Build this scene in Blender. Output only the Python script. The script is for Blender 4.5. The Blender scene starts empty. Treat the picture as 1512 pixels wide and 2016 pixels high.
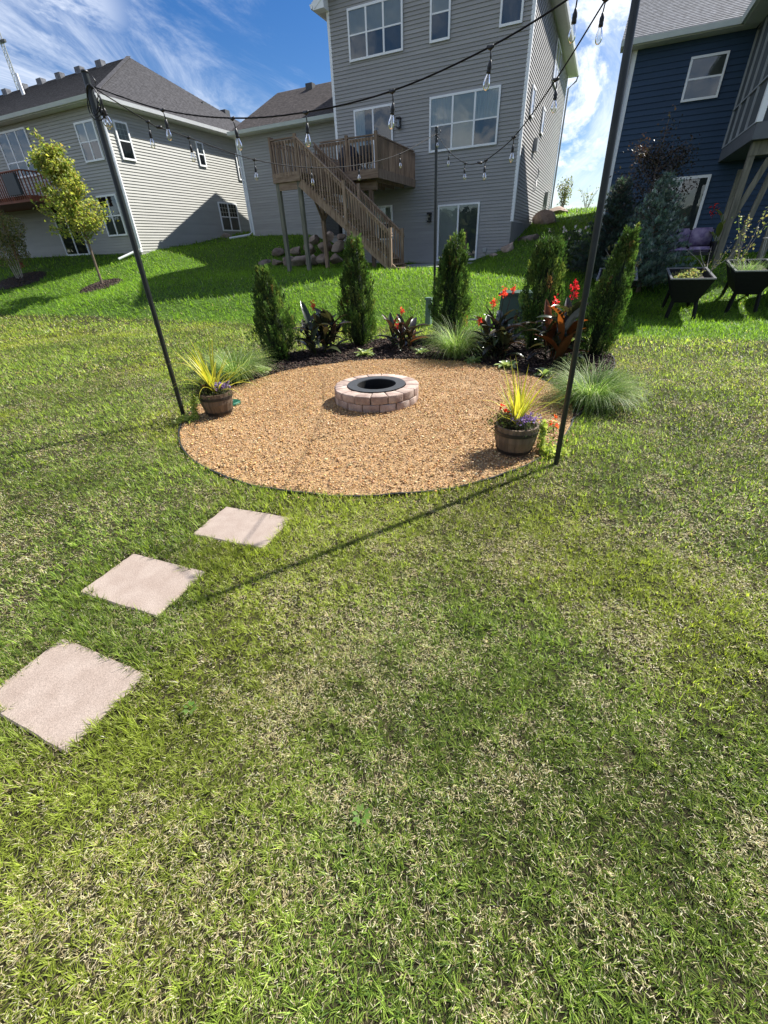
import bpy, math, random
import numpy as np
from mathutils import Vector, Matrix

random.seed(7)
rng = np.random.default_rng(11)
sc = bpy.context.scene
COL = sc.collection
R = math.radians
PI = math.pi

# ------------------------------------------------------------------ camera
# world axes follow the lots: x runs along the rear walls of the houses, y away from the viewer across the lots
PITCH, ROLL, YAW = R(32.24), R(-2.5), R(25.3)
CAM = Vector((0.0, 0.0, 1.70))
rot = Matrix.Rotation(YAW, 3, 'Z')
fwd = rot @ Vector((0, math.cos(PITCH), -math.sin(PITCH)))
rgt = rot @ Vector((1, 0, 0))
up = rgt.cross(fwd)
rgt2 = math.cos(ROLL) * rgt + math.sin(ROLL) * up
up2 = -math.sin(ROLL) * rgt + math.cos(ROLL) * up
cd = bpy.data.cameras.new('camera')
cd.sensor_fit = 'VERTICAL'
cd.sensor_height = 36.0
cd.lens = 36.0 * 820.6 / 2016.0
cd.clip_start = 0.05
cd.clip_end = 4000
cam = bpy.data.objects.new('camera', cd)
COL.objects.link(cam)
m3 = Matrix((rgt2, up2, -fwd)).transposed()
cam.matrix_world = Matrix.Translation(CAM) @ m3.to_4x4()
sc.camera = cam

# ------------------------------------------------------------------ sky and sun
SUN_AZ, SUN_EL = R(33), R(45)          # azimuth clockwise from +y
SDIR = Vector((math.sin(SUN_AZ) * math.cos(SUN_EL), math.cos(SUN_AZ) * math.cos(SUN_EL), math.sin(SUN_EL)))
world = bpy.data.worlds.new('World')
sc.world = world
world.use_nodes = True
wt = world.node_tree
wt.nodes.clear()
def wn(t, **kw):
    n = wt.nodes.new(t)
    for k, v in kw.items():
        setattr(n, k, v)
    return n
wl = wt.links.new
sky = wn('ShaderNodeTexSky', sky_type='NISHITA', sun_disc=False)
sky.sun_elevation = SUN_EL
sky.sun_rotation = SUN_AZ
sky.air_density = 1.0
sky.dust_density = 0.3
sky.ozone_density = 2.5
tc = wn('ShaderNodeTexCoord')
sep = wn('ShaderNodeSeparateXYZ')
wl(tc.outputs['Generated'], sep.inputs[0])
zz = wn('ShaderNodeMath', operation='MAXIMUM'); zz.inputs[1].default_value = 0.0
wl(sep.outputs['Z'], zz.inputs[0])
za = wn('ShaderNodeMath', operation='ADD'); za.inputs[1].default_value = 0.22
wl(zz.outputs[0], za.inputs[0])
dx = wn('ShaderNodeMath', operation='DIVIDE'); wl(sep.outputs['X'], dx.inputs[0]); wl(za.outputs[0], dx.inputs[1])
dy = wn('ShaderNodeMath', operation='DIVIDE'); wl(sep.outputs['Y'], dy.inputs[0]); wl(za.outputs[0], dy.inputs[1])
cv = wn('ShaderNodeCombineXYZ'); wl(dx.outputs[0], cv.inputs[0]); wl(dy.outputs[0], cv.inputs[1])
def cloud(scale, stretch, rotz, loc, detail, rough, lo, hi, dist=0.0):
    mp = wn('ShaderNodeMapping')
    mp.inputs['Location'].default_value = loc
    mp.inputs['Rotation'].default_value = (0, 0, rotz)
    mp.inputs['Scale'].default_value = (scale, scale * stretch, 1)
    wl(cv.outputs[0], mp.inputs[0])
    nz = wn('ShaderNodeTexNoise')
    nz.inputs['Scale'].default_value = 1.0
    nz.inputs['Detail'].default_value = detail
    nz.inputs['Roughness'].default_value = rough
    nz.inputs['Distortion'].default_value = dist
    wl(mp.outputs[0], nz.inputs['Vector'])
    mr = wn('ShaderNodeMapRange')
    mr.interpolation_type = 'SMOOTHSTEP'
    mr.inputs['From Min'].default_value = lo
    mr.inputs['From Max'].default_value = hi
    wl(nz.outputs['Fac'], mr.inputs['Value'])
    return mr.outputs[0]
c1 = cloud(1.2, 0.5, R(62), (0.1, -0.1, 0), 9, 0.68, 0.41, 0.76, 1.2)      # long cirrus streaks
c2 = cloud(3.4, 0.6, R(20), (0.4, 2.3, 0), 8, 0.64, 0.42, 0.60, 0.3)        # broken puffs
mask = cloud(0.55, 1.0, 0.0, (1.95, 0.35, 0), 2, 0.5, 0.44, 0.56)
c2m = wn('ShaderNodeMath', operation='MULTIPLY'); wl(c2, c2m.inputs[0]); wl(mask, c2m.inputs[1])
cmx = wn('ShaderNodeMath', operation='MAXIMUM'); wl(c1, cmx.inputs[0]); wl(c2m.outputs[0], cmx.inputs[1])
cden = wn('ShaderNodeMath', operation='MULTIPLY'); cden.inputs[1].default_value = 0.92; wl(cmx.outputs[0], cden.inputs[0])
hs = wn('ShaderNodeHueSaturation'); hs.inputs['Saturation'].default_value = 1.4; hs.inputs['Hue'].default_value = 0.512
wl(sky.outputs[0], hs.inputs['Color'])
mx = wn('ShaderNodeMix', data_type='RGBA')
wl(cden.outputs[0], mx.inputs['Factor'])
wl(hs.outputs[0], mx.inputs['A'])
mx.inputs['B'].default_value = (11.5, 12.0, 12.8, 1)
bg = wn('ShaderNodeBackground'); bg.inputs['Strength'].default_value = 0.055
wl(mx.outputs['Result'], bg.inputs['Color'])
wo = wn('ShaderNodeOutputWorld'); wl(bg.outputs[0], wo.inputs[0])

sd = bpy.data.lights.new('sun', 'SUN')
sd.energy = 5.0
sd.angle = R(0.55)
sd.color = (1.0, 0.97, 0.91)
sun = bpy.data.objects.new('sun', sd)
COL.objects.link(sun)
sun.location = (20, 30, 40)
sun.rotation_euler = (-SDIR).to_track_quat('-Z', 'Y').to_euler()

sc.view_settings.view_transform = 'Standard'
sc.view_settings.look = 'None'
sc.view_settings.exposure = 1.08
sc.view_settings.gamma = 1.0
sc.view_settings.use_curve_mapping = False
sc.cycles.use_denoising = True
sc.cycles.use_adaptive_sampling = False
world.cycles.sampling_method = 'MANUAL'
world.cycles.sample_map_resolution = 1024
sc.cycles.sample_clamp_indirect = 4.0
sc.cycles.max_bounces = 6
sc.cycles.diffuse_bounces = 3
sc.cycles.transparent_max_bounces = 12

# ------------------------------------------------------------------ helpers
def link(o, parent=None):
    COL.objects.link(o)
    if parent is not None:
        o.parent = parent
    return o
def tag(o, label=None, cat=None, group=None, kind=None):
    if label: o['label'] = label
    if cat: o['category'] = cat
    if group: o['group'] = group
    if kind: o['kind'] = kind
    return o
def thing(name, label, cat, loc=(0, 0, 0), rz=0.0, group=None, parent=None):
    o = bpy.data.objects.new(name, None)
    o.empty_display_size = 0.2
    o.location = loc
    o.rotation_euler = (0, 0, rz)
    link(o, parent)
    return tag(o, label, cat, group)
def wloc(o):
    v = Vector((0, 0, 0))
    while o is not None:
        v += o.location
        o = o.parent
    return v

class MB:
    """collects simple solids, then links them as one mesh object"""
    def __init__(self):
        self.v = []; self.f = []
    def add(self, vs, fs):
        n = len(self.v)
        self.v += [tuple(p) for p in vs]
        self.f += [tuple(i + n for i in q) for q in fs]
        return self
    def hexa(self, p):          # p: 8 points, bottom ring 0-3 then top ring 4-7
        return self.add(p, [(3, 2, 1, 0), (4, 5, 6, 7), (0, 1, 5, 4), (1, 2, 6, 5), (2, 3, 7, 6), (3, 0, 4, 7)])
    def box(self, x0, x1, y0, y1, z0, z1, M=None):
        p = [(x0, y0, z0), (x1, y0, z0), (x1, y1, z0), (x0, y1, z0), (x0, y0, z1), (x1, y0, z1), (x1, y1, z1), (x0, y1, z1)]
        if M: p = [M(*q) for q in p]
        return self.hexa(p)
    def beam(self, a, b, w, h, upv=(0, 0, 1)):
        a = Vector(a); b = Vector(b); d = (b - a).normalized(); u = Vector(upv)
        s = d.cross(u)
        if s.length < 1e-4: s = d.cross(Vector((1, 0, 0)))
        s.normalize(); t = s.cross(d).normalized()
        s = s * w / 2; t = t * h / 2
        return self.hexa([a - s - t, a + s - t, a + s + t, a - s + t, b - s - t, b + s - t, b + s + t, b - s + t])
    def tube(self, pts, rad, seg=8, cap=True):
        pts = [Vector(p) for p in pts]
        if not hasattr(rad, '__len__'): rad = [rad] * len(pts)
        n0 = len(self.v); ref = Vector((0.31, 0.17, 0.93))
        for i, p in enumerate(pts):
            d = (pts[min(i + 1, len(pts) - 1)] - pts[max(i - 1, 0)]).normalized()
            s = d.cross(ref)
            if s.length < 0.05: s = d.cross(Vector((1, 0, 0)))
            s.normalize(); t = d.cross(s)
            for k in range(seg):
                a = 2 * PI * k / seg
                self.v.append(tuple(p + (s * math.cos(a) + t * math.sin(a)) * rad[i]))
        for i in range(len(pts) - 1):
            for k in range(seg):
                a = n0 + i * seg + k; b = n0 + i * seg + (k + 1) % seg
                self.f.append((a, b, b + seg, a + seg))
        if cap:
            self.f.append(tuple(n0 + k for k in reversed(range(seg))))
            self.f.append(tuple(n0 + (len(pts) - 1) * seg + k for k in range(seg)))
        return self
    def lathe(self, prof, seg=20, c=(0, 0, 0), close=False):
        n0 = len(self.v)
        for r_, z in prof:
            for k in range(seg):
                a = 2 * PI * k / seg
                self.v.append((c[0] + r_ * math.cos(a), c[1] + r_ * math.sin(a), c[2] + z))
        m = len(prof)
        for i in range(m if close else m - 1):
            for k in range(seg):
                a = n0 + i * seg + k; b = n0 + i * seg + (k + 1) % seg
                c0 = n0 + ((i + 1) % m) * seg + k; c1_ = n0 + ((i + 1) % m) * seg + (k + 1) % seg
                self.f.append((a, b, c1_, c0))
        return self
    def mesh(self, name, mat, smooth=False, off=(0, 0, 0)):
        me = bpy.data.meshes.new(name)
        o = Vector(off)
        me.from_pydata([(p[0] - o.x, p[1] - o.y, p[2] - o.z) for p in self.v], [], self.f)
        if mat: me.materials.append(mat)
        if smooth: me.polygons.foreach_set('use_smooth', [True] * len(me.polygons))
        me.update()
        return me
    def build(self, name, mat, parent=None, smooth=False, world=True, loc=None):
        off = Vector((0, 0, 0))
        if world and parent is not None: off = wloc(parent)
        if loc is not None:
            off = Vector(loc)
        me = self.mesh(name, mat, smooth, off)
        o = bpy.data.objects.new(name, me)
        link(o, parent)
        if loc is not None:
            o.location = off - (wloc(parent) if parent is not None else Vector((0, 0, 0)))
        return o

def inst(me, name, parent, loc, rot_=None, scale=None):
    o = bpy.data.objects.new(name, me)
    o.location = loc
    if rot_ is not None: o.rotation_euler = rot_
    if scale is not None: o.scale = scale
    return link(o, parent)
def copy_tree(o, parent=None):
    c = o.copy(); link(c)
    c.parent = parent
    for ch in list(o.children): copy_tree(ch, c)
    return c

def np_mesh(name, verts, quads=None, tris=None, col=None, mat=None, smooth=True):
    me = bpy.data.meshes.new(name)
    verts = np.ascontiguousarray(verts, np.float32).reshape(-1, 3)
    parts = []; starts = []; tot = 0
    nq = 0 if quads is None else len(quads); nt = 0 if tris is None else len(tris)
    me.vertices.add(len(verts)); me.vertices.foreach_set('co', verts.ravel())
    loops = []
    if nq: loops.append(np.asarray(quads, np.int32).ravel())
    if nt: loops.append(np.asarray(tris, np.int32).ravel())
    loops = np.concatenate(loops)
    me.loops.add(len(loops)); me.loops.foreach_set('vertex_index', loops)
    ls = np.concatenate([np.arange(nq, dtype=np.int32) * 4, nq * 4 + np.arange(nt, dtype=np.int32) * 3])
    me.polygons.add(nq + nt); me.polygons.foreach_set('loop_start', ls)
    if smooth: me.polygons.foreach_set('use_smooth', np.ones(nq + nt, bool))
    if col is not None:
        at = me.attributes.new('col', 'FLOAT_COLOR', 'POINT')
        c4 = np.ones((len(verts), 4), np.float32); c4[:, :3] = np.asarray(col, np.float32).reshape(-1, 3)
        at.data.foreach_set('color', c4.ravel())
    if mat: me.materials.append(mat)
    me.update(calc_edges=True)
    return me
def np_obj(name, me, parent=None, loc=(0, 0, 0)):
    o = bpy.data.objects.new(name, me); o.location = loc
    return link(o, parent)

def blades(base, yaw, length, lean, curl, width, nseg, col):
    """strips: returns verts, quads, tris, colours"""
    base = np.asarray(base, np.float64); N = len(base)
    L = np.broadcast_to(length, N); le = np.broadcast_to(lean, N); cu = np.broadcast_to(curl, N); w = np.broadcast_to(width, N)
    cy, sy = np.cos(yaw), np.sin(yaw)
    side = np.stack([-sy, cy, np.zeros(N)], 1)
    K = 2 * nseg + 1
    V = np.zeros((N, K, 3)); p = base.copy()
    for k in range(nseg):
        ww = (w * 0.5 * (1.0 - 0.75 * (k / nseg) ** 1.6))[:, None]
        V[:, 2 * k] = p - side * ww; V[:, 2 * k + 1] = p + side * ww
        th = le + cu * ((k + 0.5) / nseg)
        st = (L / nseg)[:, None]
        p = p + np.stack([cy * np.sin(th), sy * np.sin(th), np.cos(th)], 1) * st
    V[:, 2 * nseg] = p
    off = (np.arange(N) * K)[:, None]
    q = [np.concatenate([off + 2 * k, off + 2 * k + 1, off + 2 * k + 3, off + 2 * k + 2], 1) for k in range(nseg - 1)]
    quads = np.concatenate(q, 0) if q else None
    tris = np.concatenate([off + 2 * nseg - 2, off + 2 * nseg - 1, off + 2 * nseg], 1)
    C = np.repeat(np.asarray(col)[:, None, :], K, 1)
    return V.reshape(-1, 3), quads, tris, C.reshape(-1, 3)
def merge(parts):
    V = []; Q = []; T = []; C = []; n = 0
    for v, q, t, c in parts:
        V.append(v); C.append(c)
        if q is not None: Q.append(q + n)
        if t is not None: T.append(t + n)
        n += len(v)
    return np.concatenate(V), (np.concatenate(Q) if Q else None), (np.concatenate(T) if T else None), np.concatenate(C)
def leafs(pos, d, nrm, length, width, col, fold=0.25):
    """kite leaves folded on the midrib: two triangles each"""
    pos = np.asarray(pos); N = len(pos)
    d = d / np.linalg.norm(d, axis=1, keepdims=True)
    s = np.cross(d, nrm); s /= (np.linalg.norm(s, axis=1, keepdims=True) + 1e-9)
    u_ = np.cross(s, d)
    L = np.broadcast_to(length, N)[:, None]; W = np.broadcast_to(width, N)[:, None]
    V = np.stack([pos, pos + d * L * 0.45 + s * W * 0.5 + u_ * W * fold, pos + d * L, pos + d * L * 0.45 - s * W * 0.5 + u_ * W * fold], 1)
    off = (np.arange(N) * 4)[:, None]
    tris = np.concatenate([np.concatenate([off, off + 1, off + 2], 1), np.concatenate([off, off + 2, off + 3], 1)], 0)
    C = np.repeat(np.asarray(col)[:, None, :], 4, 1)
    return V.reshape(-1, 3), None, tris, C.reshape(-1, 3)
def rdir(N):
    v = rng.normal(size=(N, 3)); return v / np.linalg.norm(v, axis=1, keepdims=True)
def palette(N, cols, jitter=0.18, p=None):
    cols = np.array(cols); i = rng.choice(len(cols), N, p=p)
    return np.clip(cols[i] * (1 + rng.normal(0, jitter, (N, 1))) * (1 + rng.normal(0, jitter * 0.35, (N, 3))), 0.004, 0.9)

_lat = rng.random((64, 64))
def vnoise(x, y):
    xi = np.floor(x).astype(int); yi = np.floor(y).astype(int); fx = x - xi; fy = y - yi
    fx = fx * fx * (3 - 2 * fx); fy = fy * fy * (3 - 2 * fy)
    g = lambda a, b: _lat[a % 64, b % 64]
    return (g(xi, yi) * (1 - fx) + g(xi + 1, yi) * fx) * (1 - fy) + (g(xi, yi + 1) * (1 - fx) + g(xi + 1, yi + 1) * fx) * fy
def fbm(x, y, s, o=3):
    t = 0; a = 1; n = 0
    for k in range(o):
        t = t + a * vnoise(x * s + 17.3 * k, y * s + 5.1 * k); n += a; a *= 0.55; s *= 2.1
    return t / n
def smooth(a, b, x):
    t = np.clip((x - a) / (b - a), 0, 1); return t * t * (3 - 2 * t)

# ------------------------------------------------------------------ materials
def nodes_of(name):
    m = bpy.data.materials.new(name); m.use_nodes = True
    nt = m.node_tree; nt.nodes.clear()
    out = nt.nodes.new('ShaderNodeOutputMaterial')
    return m, nt, out
def pmat(name, col, rough=0.6, var=0.15, scale=6.0, bump=0.0, bscale=60.0, objrand=0.0, spec=0.4, metal=0.0, stretch=(1, 1, 1), col2=None, fine=0.0, fscale=120.0, bdist=0.01):
    m, nt, out = nodes_of(name)
    L = nt.links.new; N = nt.nodes.new
    b = N('ShaderNodeBsdfPrincipled')
    b.inputs['Roughness'].default_value = rough; b.inputs['Metallic'].default_value = metal
    b.inputs['Specular IOR Level'].default_value = spec
    t = N('ShaderNodeTexCoord'); mp = N('ShaderNodeMapping'); mp.inputs['Scale'].default_value = stretch
    L(t.outputs['Object'], mp.inputs[0])
    if objrand:
        oi = N('ShaderNodeObjectInfo'); cb = N('ShaderNodeVectorMath'); cb.operation = 'ADD'
        ml = N('ShaderNodeMath'); ml.operation = 'MULTIPLY'; ml.inputs[1].default_value = 37.0
        L(oi.outputs['Random'], ml.inputs[0]); L(mp.outputs[0], cb.inputs[0]); L(ml.outputs[0], cb.inputs[1])
        vec = cb.outputs[0]
    else: vec = mp.outputs[0]
    nz = N('ShaderNodeTexNoise'); nz.inputs['Scale'].default_value = scale; nz.inputs['Detail'].default_value = 5
    L(vec, nz.inputs['Vector'])
    mr = N('ShaderNodeMapRange'); mr.inputs['From Min'].default_value = 0.3; mr.inputs['From Max'].default_value = 0.7
    L(nz.outputs['Fac'], mr.inputs['Value'])
    mx = N('ShaderNodeMix'); mx.data_type = 'RGBA'
    c = np.array(col); ca = c * (1 - var); cbb = np.clip(c * (1 + var), 0, 0.95) if col2 is None else np.array(col2)
    mx.inputs['A'].default_value = (*ca, 1); mx.inputs['B'].default_value = (*cbb, 1)
    L(mr.outputs[0], mx.inputs['Factor']); cur = mx.outputs['Result']
    if fine:
        n2 = N('ShaderNodeTexNoise'); n2.inputs['Scale'].default_value = fscale; n2.inputs['Detail'].default_value = 3
        L(vec, n2.inputs['Vector'])
        m2 = N('ShaderNodeMapRange'); m2.inputs['From Min'].default_value = 0.25; m2.inputs['From Max'].default_value = 0.75
        m2.inputs['To Min'].default_value = 1 - fine; m2.inputs['To Max'].default_value = 1 + fine
        L(n2.outputs['Fac'], m2.inputs['Value'])
        hv = N('ShaderNodeHueSaturation'); L(cur, hv.inputs['Color']); L(m2.outputs[0], hv.inputs['Value']); cur = hv.outputs[0]
    if objrand:
        hv = N('ShaderNodeHueSaturation'); m3_ = N('ShaderNodeMapRange')
        m3_.inputs['To Min'].default_value = 1 - objrand; m3_.inputs['To Max'].default_value = 1 + objrand
        L(oi.outputs['Random'], m3_.inputs['Value']); L(m3_.outputs[0], hv.inputs['Value']); L(cur, hv.inputs['Color']); cur = hv.outputs[0]
    L(cur, b.inputs['Base Color'])
    if bump:
        bz = N('ShaderNodeTexNoise'); bz.inputs['Scale'].default_value = bscale; bz.inputs['Detail'].default_value = 4
        L(vec, bz.inputs['Vector'])
        bn = N('ShaderNodeBump'); bn.inputs['Strength'].default_value = bump; bn.inputs['Distance'].default_value = bdist
        L(bz.outputs['Fac'], bn.inputs['Height']); L(bn.outputs[0], b.inputs['Normal'])
    L(b.outputs[0], out.inputs[0])
    return m
def leafmat(name, trans=0.35, rough=0.45, spec=0.35, boost=(1.15, 1.25, 0.7)):
    m, nt, out = nodes_of(name); L = nt.links.new; N = nt.nodes.new
    a = N('ShaderNodeAttribute'); a.attribute_name = 'col'
    b = N('ShaderNodeBsdfPrincipled'); b.inputs['Roughness'].default_value = rough; b.inputs['Specular IOR Level'].default_value = spec
    L(a.outputs['Color'], b.inputs['Base Color'])
    t = N('ShaderNodeBsdfTranslucent'); vm = N('ShaderNodeMix'); vm.data_type = 'RGBA'; vm.blend_type = 'MULTIPLY'
    vm.inputs['Factor'].default_value = 1.0; vm.inputs['B'].default_value = (*[x * 1.9 for x in boost], 1)
    L(a.outputs['Color'], vm.inputs['A']); L(vm.outputs['Result'], t.inputs['Color'])
    mx = N('ShaderNodeMixShader'); mx.inputs[0].default_value = trans
    L(b.outputs[0], mx.inputs[1]); L(t.outputs[0], mx.inputs[2]); L(mx.outputs[0], out.inputs[0])
    return m
def glassmat(name, tint=(0.9, 0.95, 0.93), alpha=0.75, rough=0.02, ior=1.5, base=None):
    """thin pane: fresnel reflection over a tinted see-through sheet"""
    m, nt, out = nodes_of(name); L = nt.links.new; N = nt.nodes.new
    tr = N('ShaderNodeBsdfTransparent'); tr.inputs['Color'].default_value = (*tint, 1)
    gl = N('ShaderNodeBsdfGlossy'); gl.inputs['Roughness'].default_value = rough; gl.inputs['Color'].default_value = (1, 1, 1, 1)
    fr = N('ShaderNodeFresnel'); fr.inputs['IOR'].default_value = ior
    ml = N('ShaderNodeMath'); ml.operation = 'MULTIPLY_ADD'; ml.inputs[1].default_value = 1.35; ml.inputs[2].default_value = 0.03; ml.use_clamp = True
    L(fr.outputs[0], ml.inputs[0])
    nzt = N('ShaderNodeTexNoise'); nzt.inputs['Scale'].default_value = 1.3
    t = N('ShaderNodeTexCoord'); L(t.outputs['Object'], nzt.inputs['Vector'])
    bn = N('ShaderNodeBump'); bn.inputs['Strength'].default_value = 0.06; bn.inputs['Distance'].default_value = 0.05
    L(nzt.outputs['Fac'], bn.inputs['Height']); L(bn.outputs[0], gl.inputs['Normal'])
    mx = N('ShaderNodeMixShader'); L(ml.outputs[0], mx.inputs[0]); L(tr.outputs[0], mx.inputs[1]); L(gl.outputs[0], mx.inputs[2])
    L(mx.outputs[0], out.inputs[0])
    return m

M = {}
M['gray_siding'] = pmat('gray_vinyl', (0.335, 0.328, 0.315), 0.55, 0.07, 0.8, 0, 90, objrand=0.05, spec=0.35, stretch=(1, 1, 1))
M['left_siding'] = pmat('sage_vinyl', (0.385, 0.38, 0.345), 0.55, 0.07, 0.8, 0, 90, objrand=0.05, spec=0.35)
M['blue_siding'] = pmat('navy_lap', (0.028, 0.058, 0.105), 0.55, 0.08, 0.8, 0, 90, objrand=0.06, spec=0.3)
M['white'] = pmat('white_vinyl', (0.86, 0.87, 0.87), 0.45, 0.04, 3, spec=0.4)
M['gutter'] = pmat('pale_gutter', (0.58, 0.62, 0.60), 0.4, 0.05, 3)
M['soffit'] = pmat('soffit', (0.62, 0.62, 0.59), 0.6, 0.05, 3)
M['roof'] = pmat('shingle', (0.062, 0.060, 0.064), 0.85, 0.3, 7.0, 0.6, 55, fine=0.45, fscale=9.0, spec=0.2)
M['roof_brown'] = pmat('brown_shingle', (0.088, 0.076, 0.072), 0.85, 0.3, 6.0, 0.6, 55, fine=0.45, fscale=8.0, spec=0.2)
M['roof_pale'] = pmat('grey_shingle', (0.17, 0.175, 0.19), 0.85, 0.25, 6.0, 0.6, 55, fine=0.4, fscale=9.0, spec=0.2)
M['concrete'] = pmat('concrete', (0.36, 0.35, 0.33), 0.85, 0.12, 2.5, 0.3, 60, fine=0.1)
M['deck'] = pmat('weathered_deck', (0.28, 0.175, 0.108), 0.8, 0.3, 3.0, 0.4, 30, objrand=0.25, stretch=(6, 6, 0.8), col2=(0.40, 0.285, 0.20))
M['deck_flat'] = pmat('weathered_deck_board', (0.28, 0.175, 0.108), 0.8, 0.3, 3.0, 0.4, 30, objrand=0.25, stretch=(0.8, 6, 6), col2=(0.40, 0.285, 0.20))
M['post_green'] = pmat('treated_post', (0.16, 0.16, 0.115), 0.8, 0.25, 3, 0.4, 30, objrand=0.15, stretch=(5, 5, 0.7), col2=(0.26, 0.24, 0.18))
M['red_deck'] = pmat('red_stained_deck', (0.22, 0.065, 0.032), 0.6, 0.3, 3, 0.2, 30, objrand=0.2, stretch=(5, 5, 0.8))
M['room_shade'] = pmat('painted_room_shade', (0.02, 0.022, 0.025), 0.9, 0.2, 2)  # dark panel colour painted for the unlit room behind the panes
M['blind'] = pmat('window_blind', (0.40, 0.42, 0.42), 0.7, 0.06, 4)
M['screen'] = pmat('insect_screen', (0.075, 0.088, 0.095), 0.8, 0.1, 4)
M['curtain'] = pmat('curtain', (0.42, 0.45, 0.47), 0.85, 0.15, 5, stretch=(6, 6, 0.3))
M['glass'] = glassmat('pane_glass')
M['bulb'] = glassmat('bulb_glass', tint=(0.96, 0.97, 0.95), rough=0.01, ior=1.45)
M['cord'] = pmat('black_cord', (0.010, 0.010, 0.011), 0.75, 0.2, 20, spec=0.2)
M['black'] = pmat('black_plastic', (0.012, 0.012, 0.013), 0.45, 0.2, 20, spec=0.5)
M['pole'] = pmat('dark_green_pole', (0.012, 0.016, 0.015), 0.38, 0.35, 14, 0.05, 80, spec=0.5)
M['steel'] = pmat('black_steel', (0.045, 0.048, 0.052), 0.55, 0.2, 25, 0.15, 200, spec=0.5)
M['soot'] = pmat('soot', (0.010, 0.009, 0.008), 0.9, 0.3, 20)
M['block'] = pmat('tumbled_block', (0.37, 0.25, 0.205), 0.9, 0.28, 7.0, 0.6, 70, objrand=0.16, col2=(0.50, 0.40, 0.335), fine=0.18, fscale=90, spec=0.2, bdist=0.006)
M['paver'] = pmat('paver', (0.30, 0.236, 0.196), 0.92, 0.06, 9.0, 0.6, 180, objrand=0.05, col2=(0.34, 0.277, 0.235), fine=0.30, fscale=210, spec=0.15, bdist=0.003)
M['barrel'] = pmat('barrel_resin', (0.135, 0.095, 0.064), 0.55, 0.25, 8, 0.25, 60, objrand=0.25, stretch=(3, 3, 0.5))
M['hoop'] = pmat('barrel_hoop', (0.022, 0.018, 0.016), 0.45, 0.2, 12)
M['soil'] = pmat('soil', (0.03, 0.021, 0.015), 0.95, 0.4, 20, 0.8, 60)
M['edging'] = pmat('edging', (0.02, 0.021, 0.022), 0.5, 0.3, 10)
M['bark'] = pmat('trunk_bark', (0.17, 0.125, 0.09), 0.85, 0.3, 12, 0.6, 40, stretch=(3, 3, 0.6))
M['birch'] = pmat('pale_bark', (0.35, 0.31, 0.26), 0.8, 0.3, 12, 0.4, 40)
M['boulder'] = pmat('boulder', (0.25, 0.18, 0.135), 0.9, 0.4, 2.0, 0.8, 14, objrand=0.3, col2=(0.42, 0.33, 0.27), fine=0.25, fscale=30, spec=0.25, bdist=0.03)
M['navy_cover'] = pmat('grill_cover', (0.012, 0.014, 0.025), 0.6, 0.3, 6, 0.3, 20)
M['ac'] = pmat('ac_metal', (0.05, 0.055, 0.055), 0.5, 0.2, 8)
M['transformer'] = pmat('utility_green', (0.035, 0.075, 0.052), 0.45, 0.12, 4, spec=0.45)
M['pedestal'] = pmat('utility_pale_green', (0.13, 0.20, 0.155), 0.5, 0.1, 5)
M['lid'] = pmat('valve_lid', (0.012, 0.10, 0.055), 0.45, 0.2, 12)
M['grey_metal'] = pmat('grey_metal', (0.36, 0.37, 0.37), 0.45, 0.1, 8, metal=0.2)
M['porch_trim'] = pmat('porch_trim', (0.33, 0.35, 0.36), 0.5, 0.08, 5)
M['porch_grey'] = pmat('porch_fascia', (0.12, 0.13, 0.14), 0.6, 0.1, 5)
M['cushion'] = pmat('purple_cushion', (0.24, 0.17, 0.36), 0.9, 0.3, 9, 0.2, 30, col2=(0.40, 0.33, 0.46))
M['leaf'] = leafmat('leaf', 0.36, 0.5, 0.2)
M['grass'] = leafmat('grass_blade', 0.40, 0.48, 0.17, (1.15, 1.15, 0.55))
M['conifer'] = leafmat('conifer_spray', 0.22, 0.6, 0.2)
M['waxy'] = leafmat('waxy_leaf', 0.22, 0.3, 0.5, (1.3, 1.0, 0.6))
M['petal'] = leafmat('petal', 0.35, 0.5, 0.2, (1.2, 0.9, 0.9))

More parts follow.
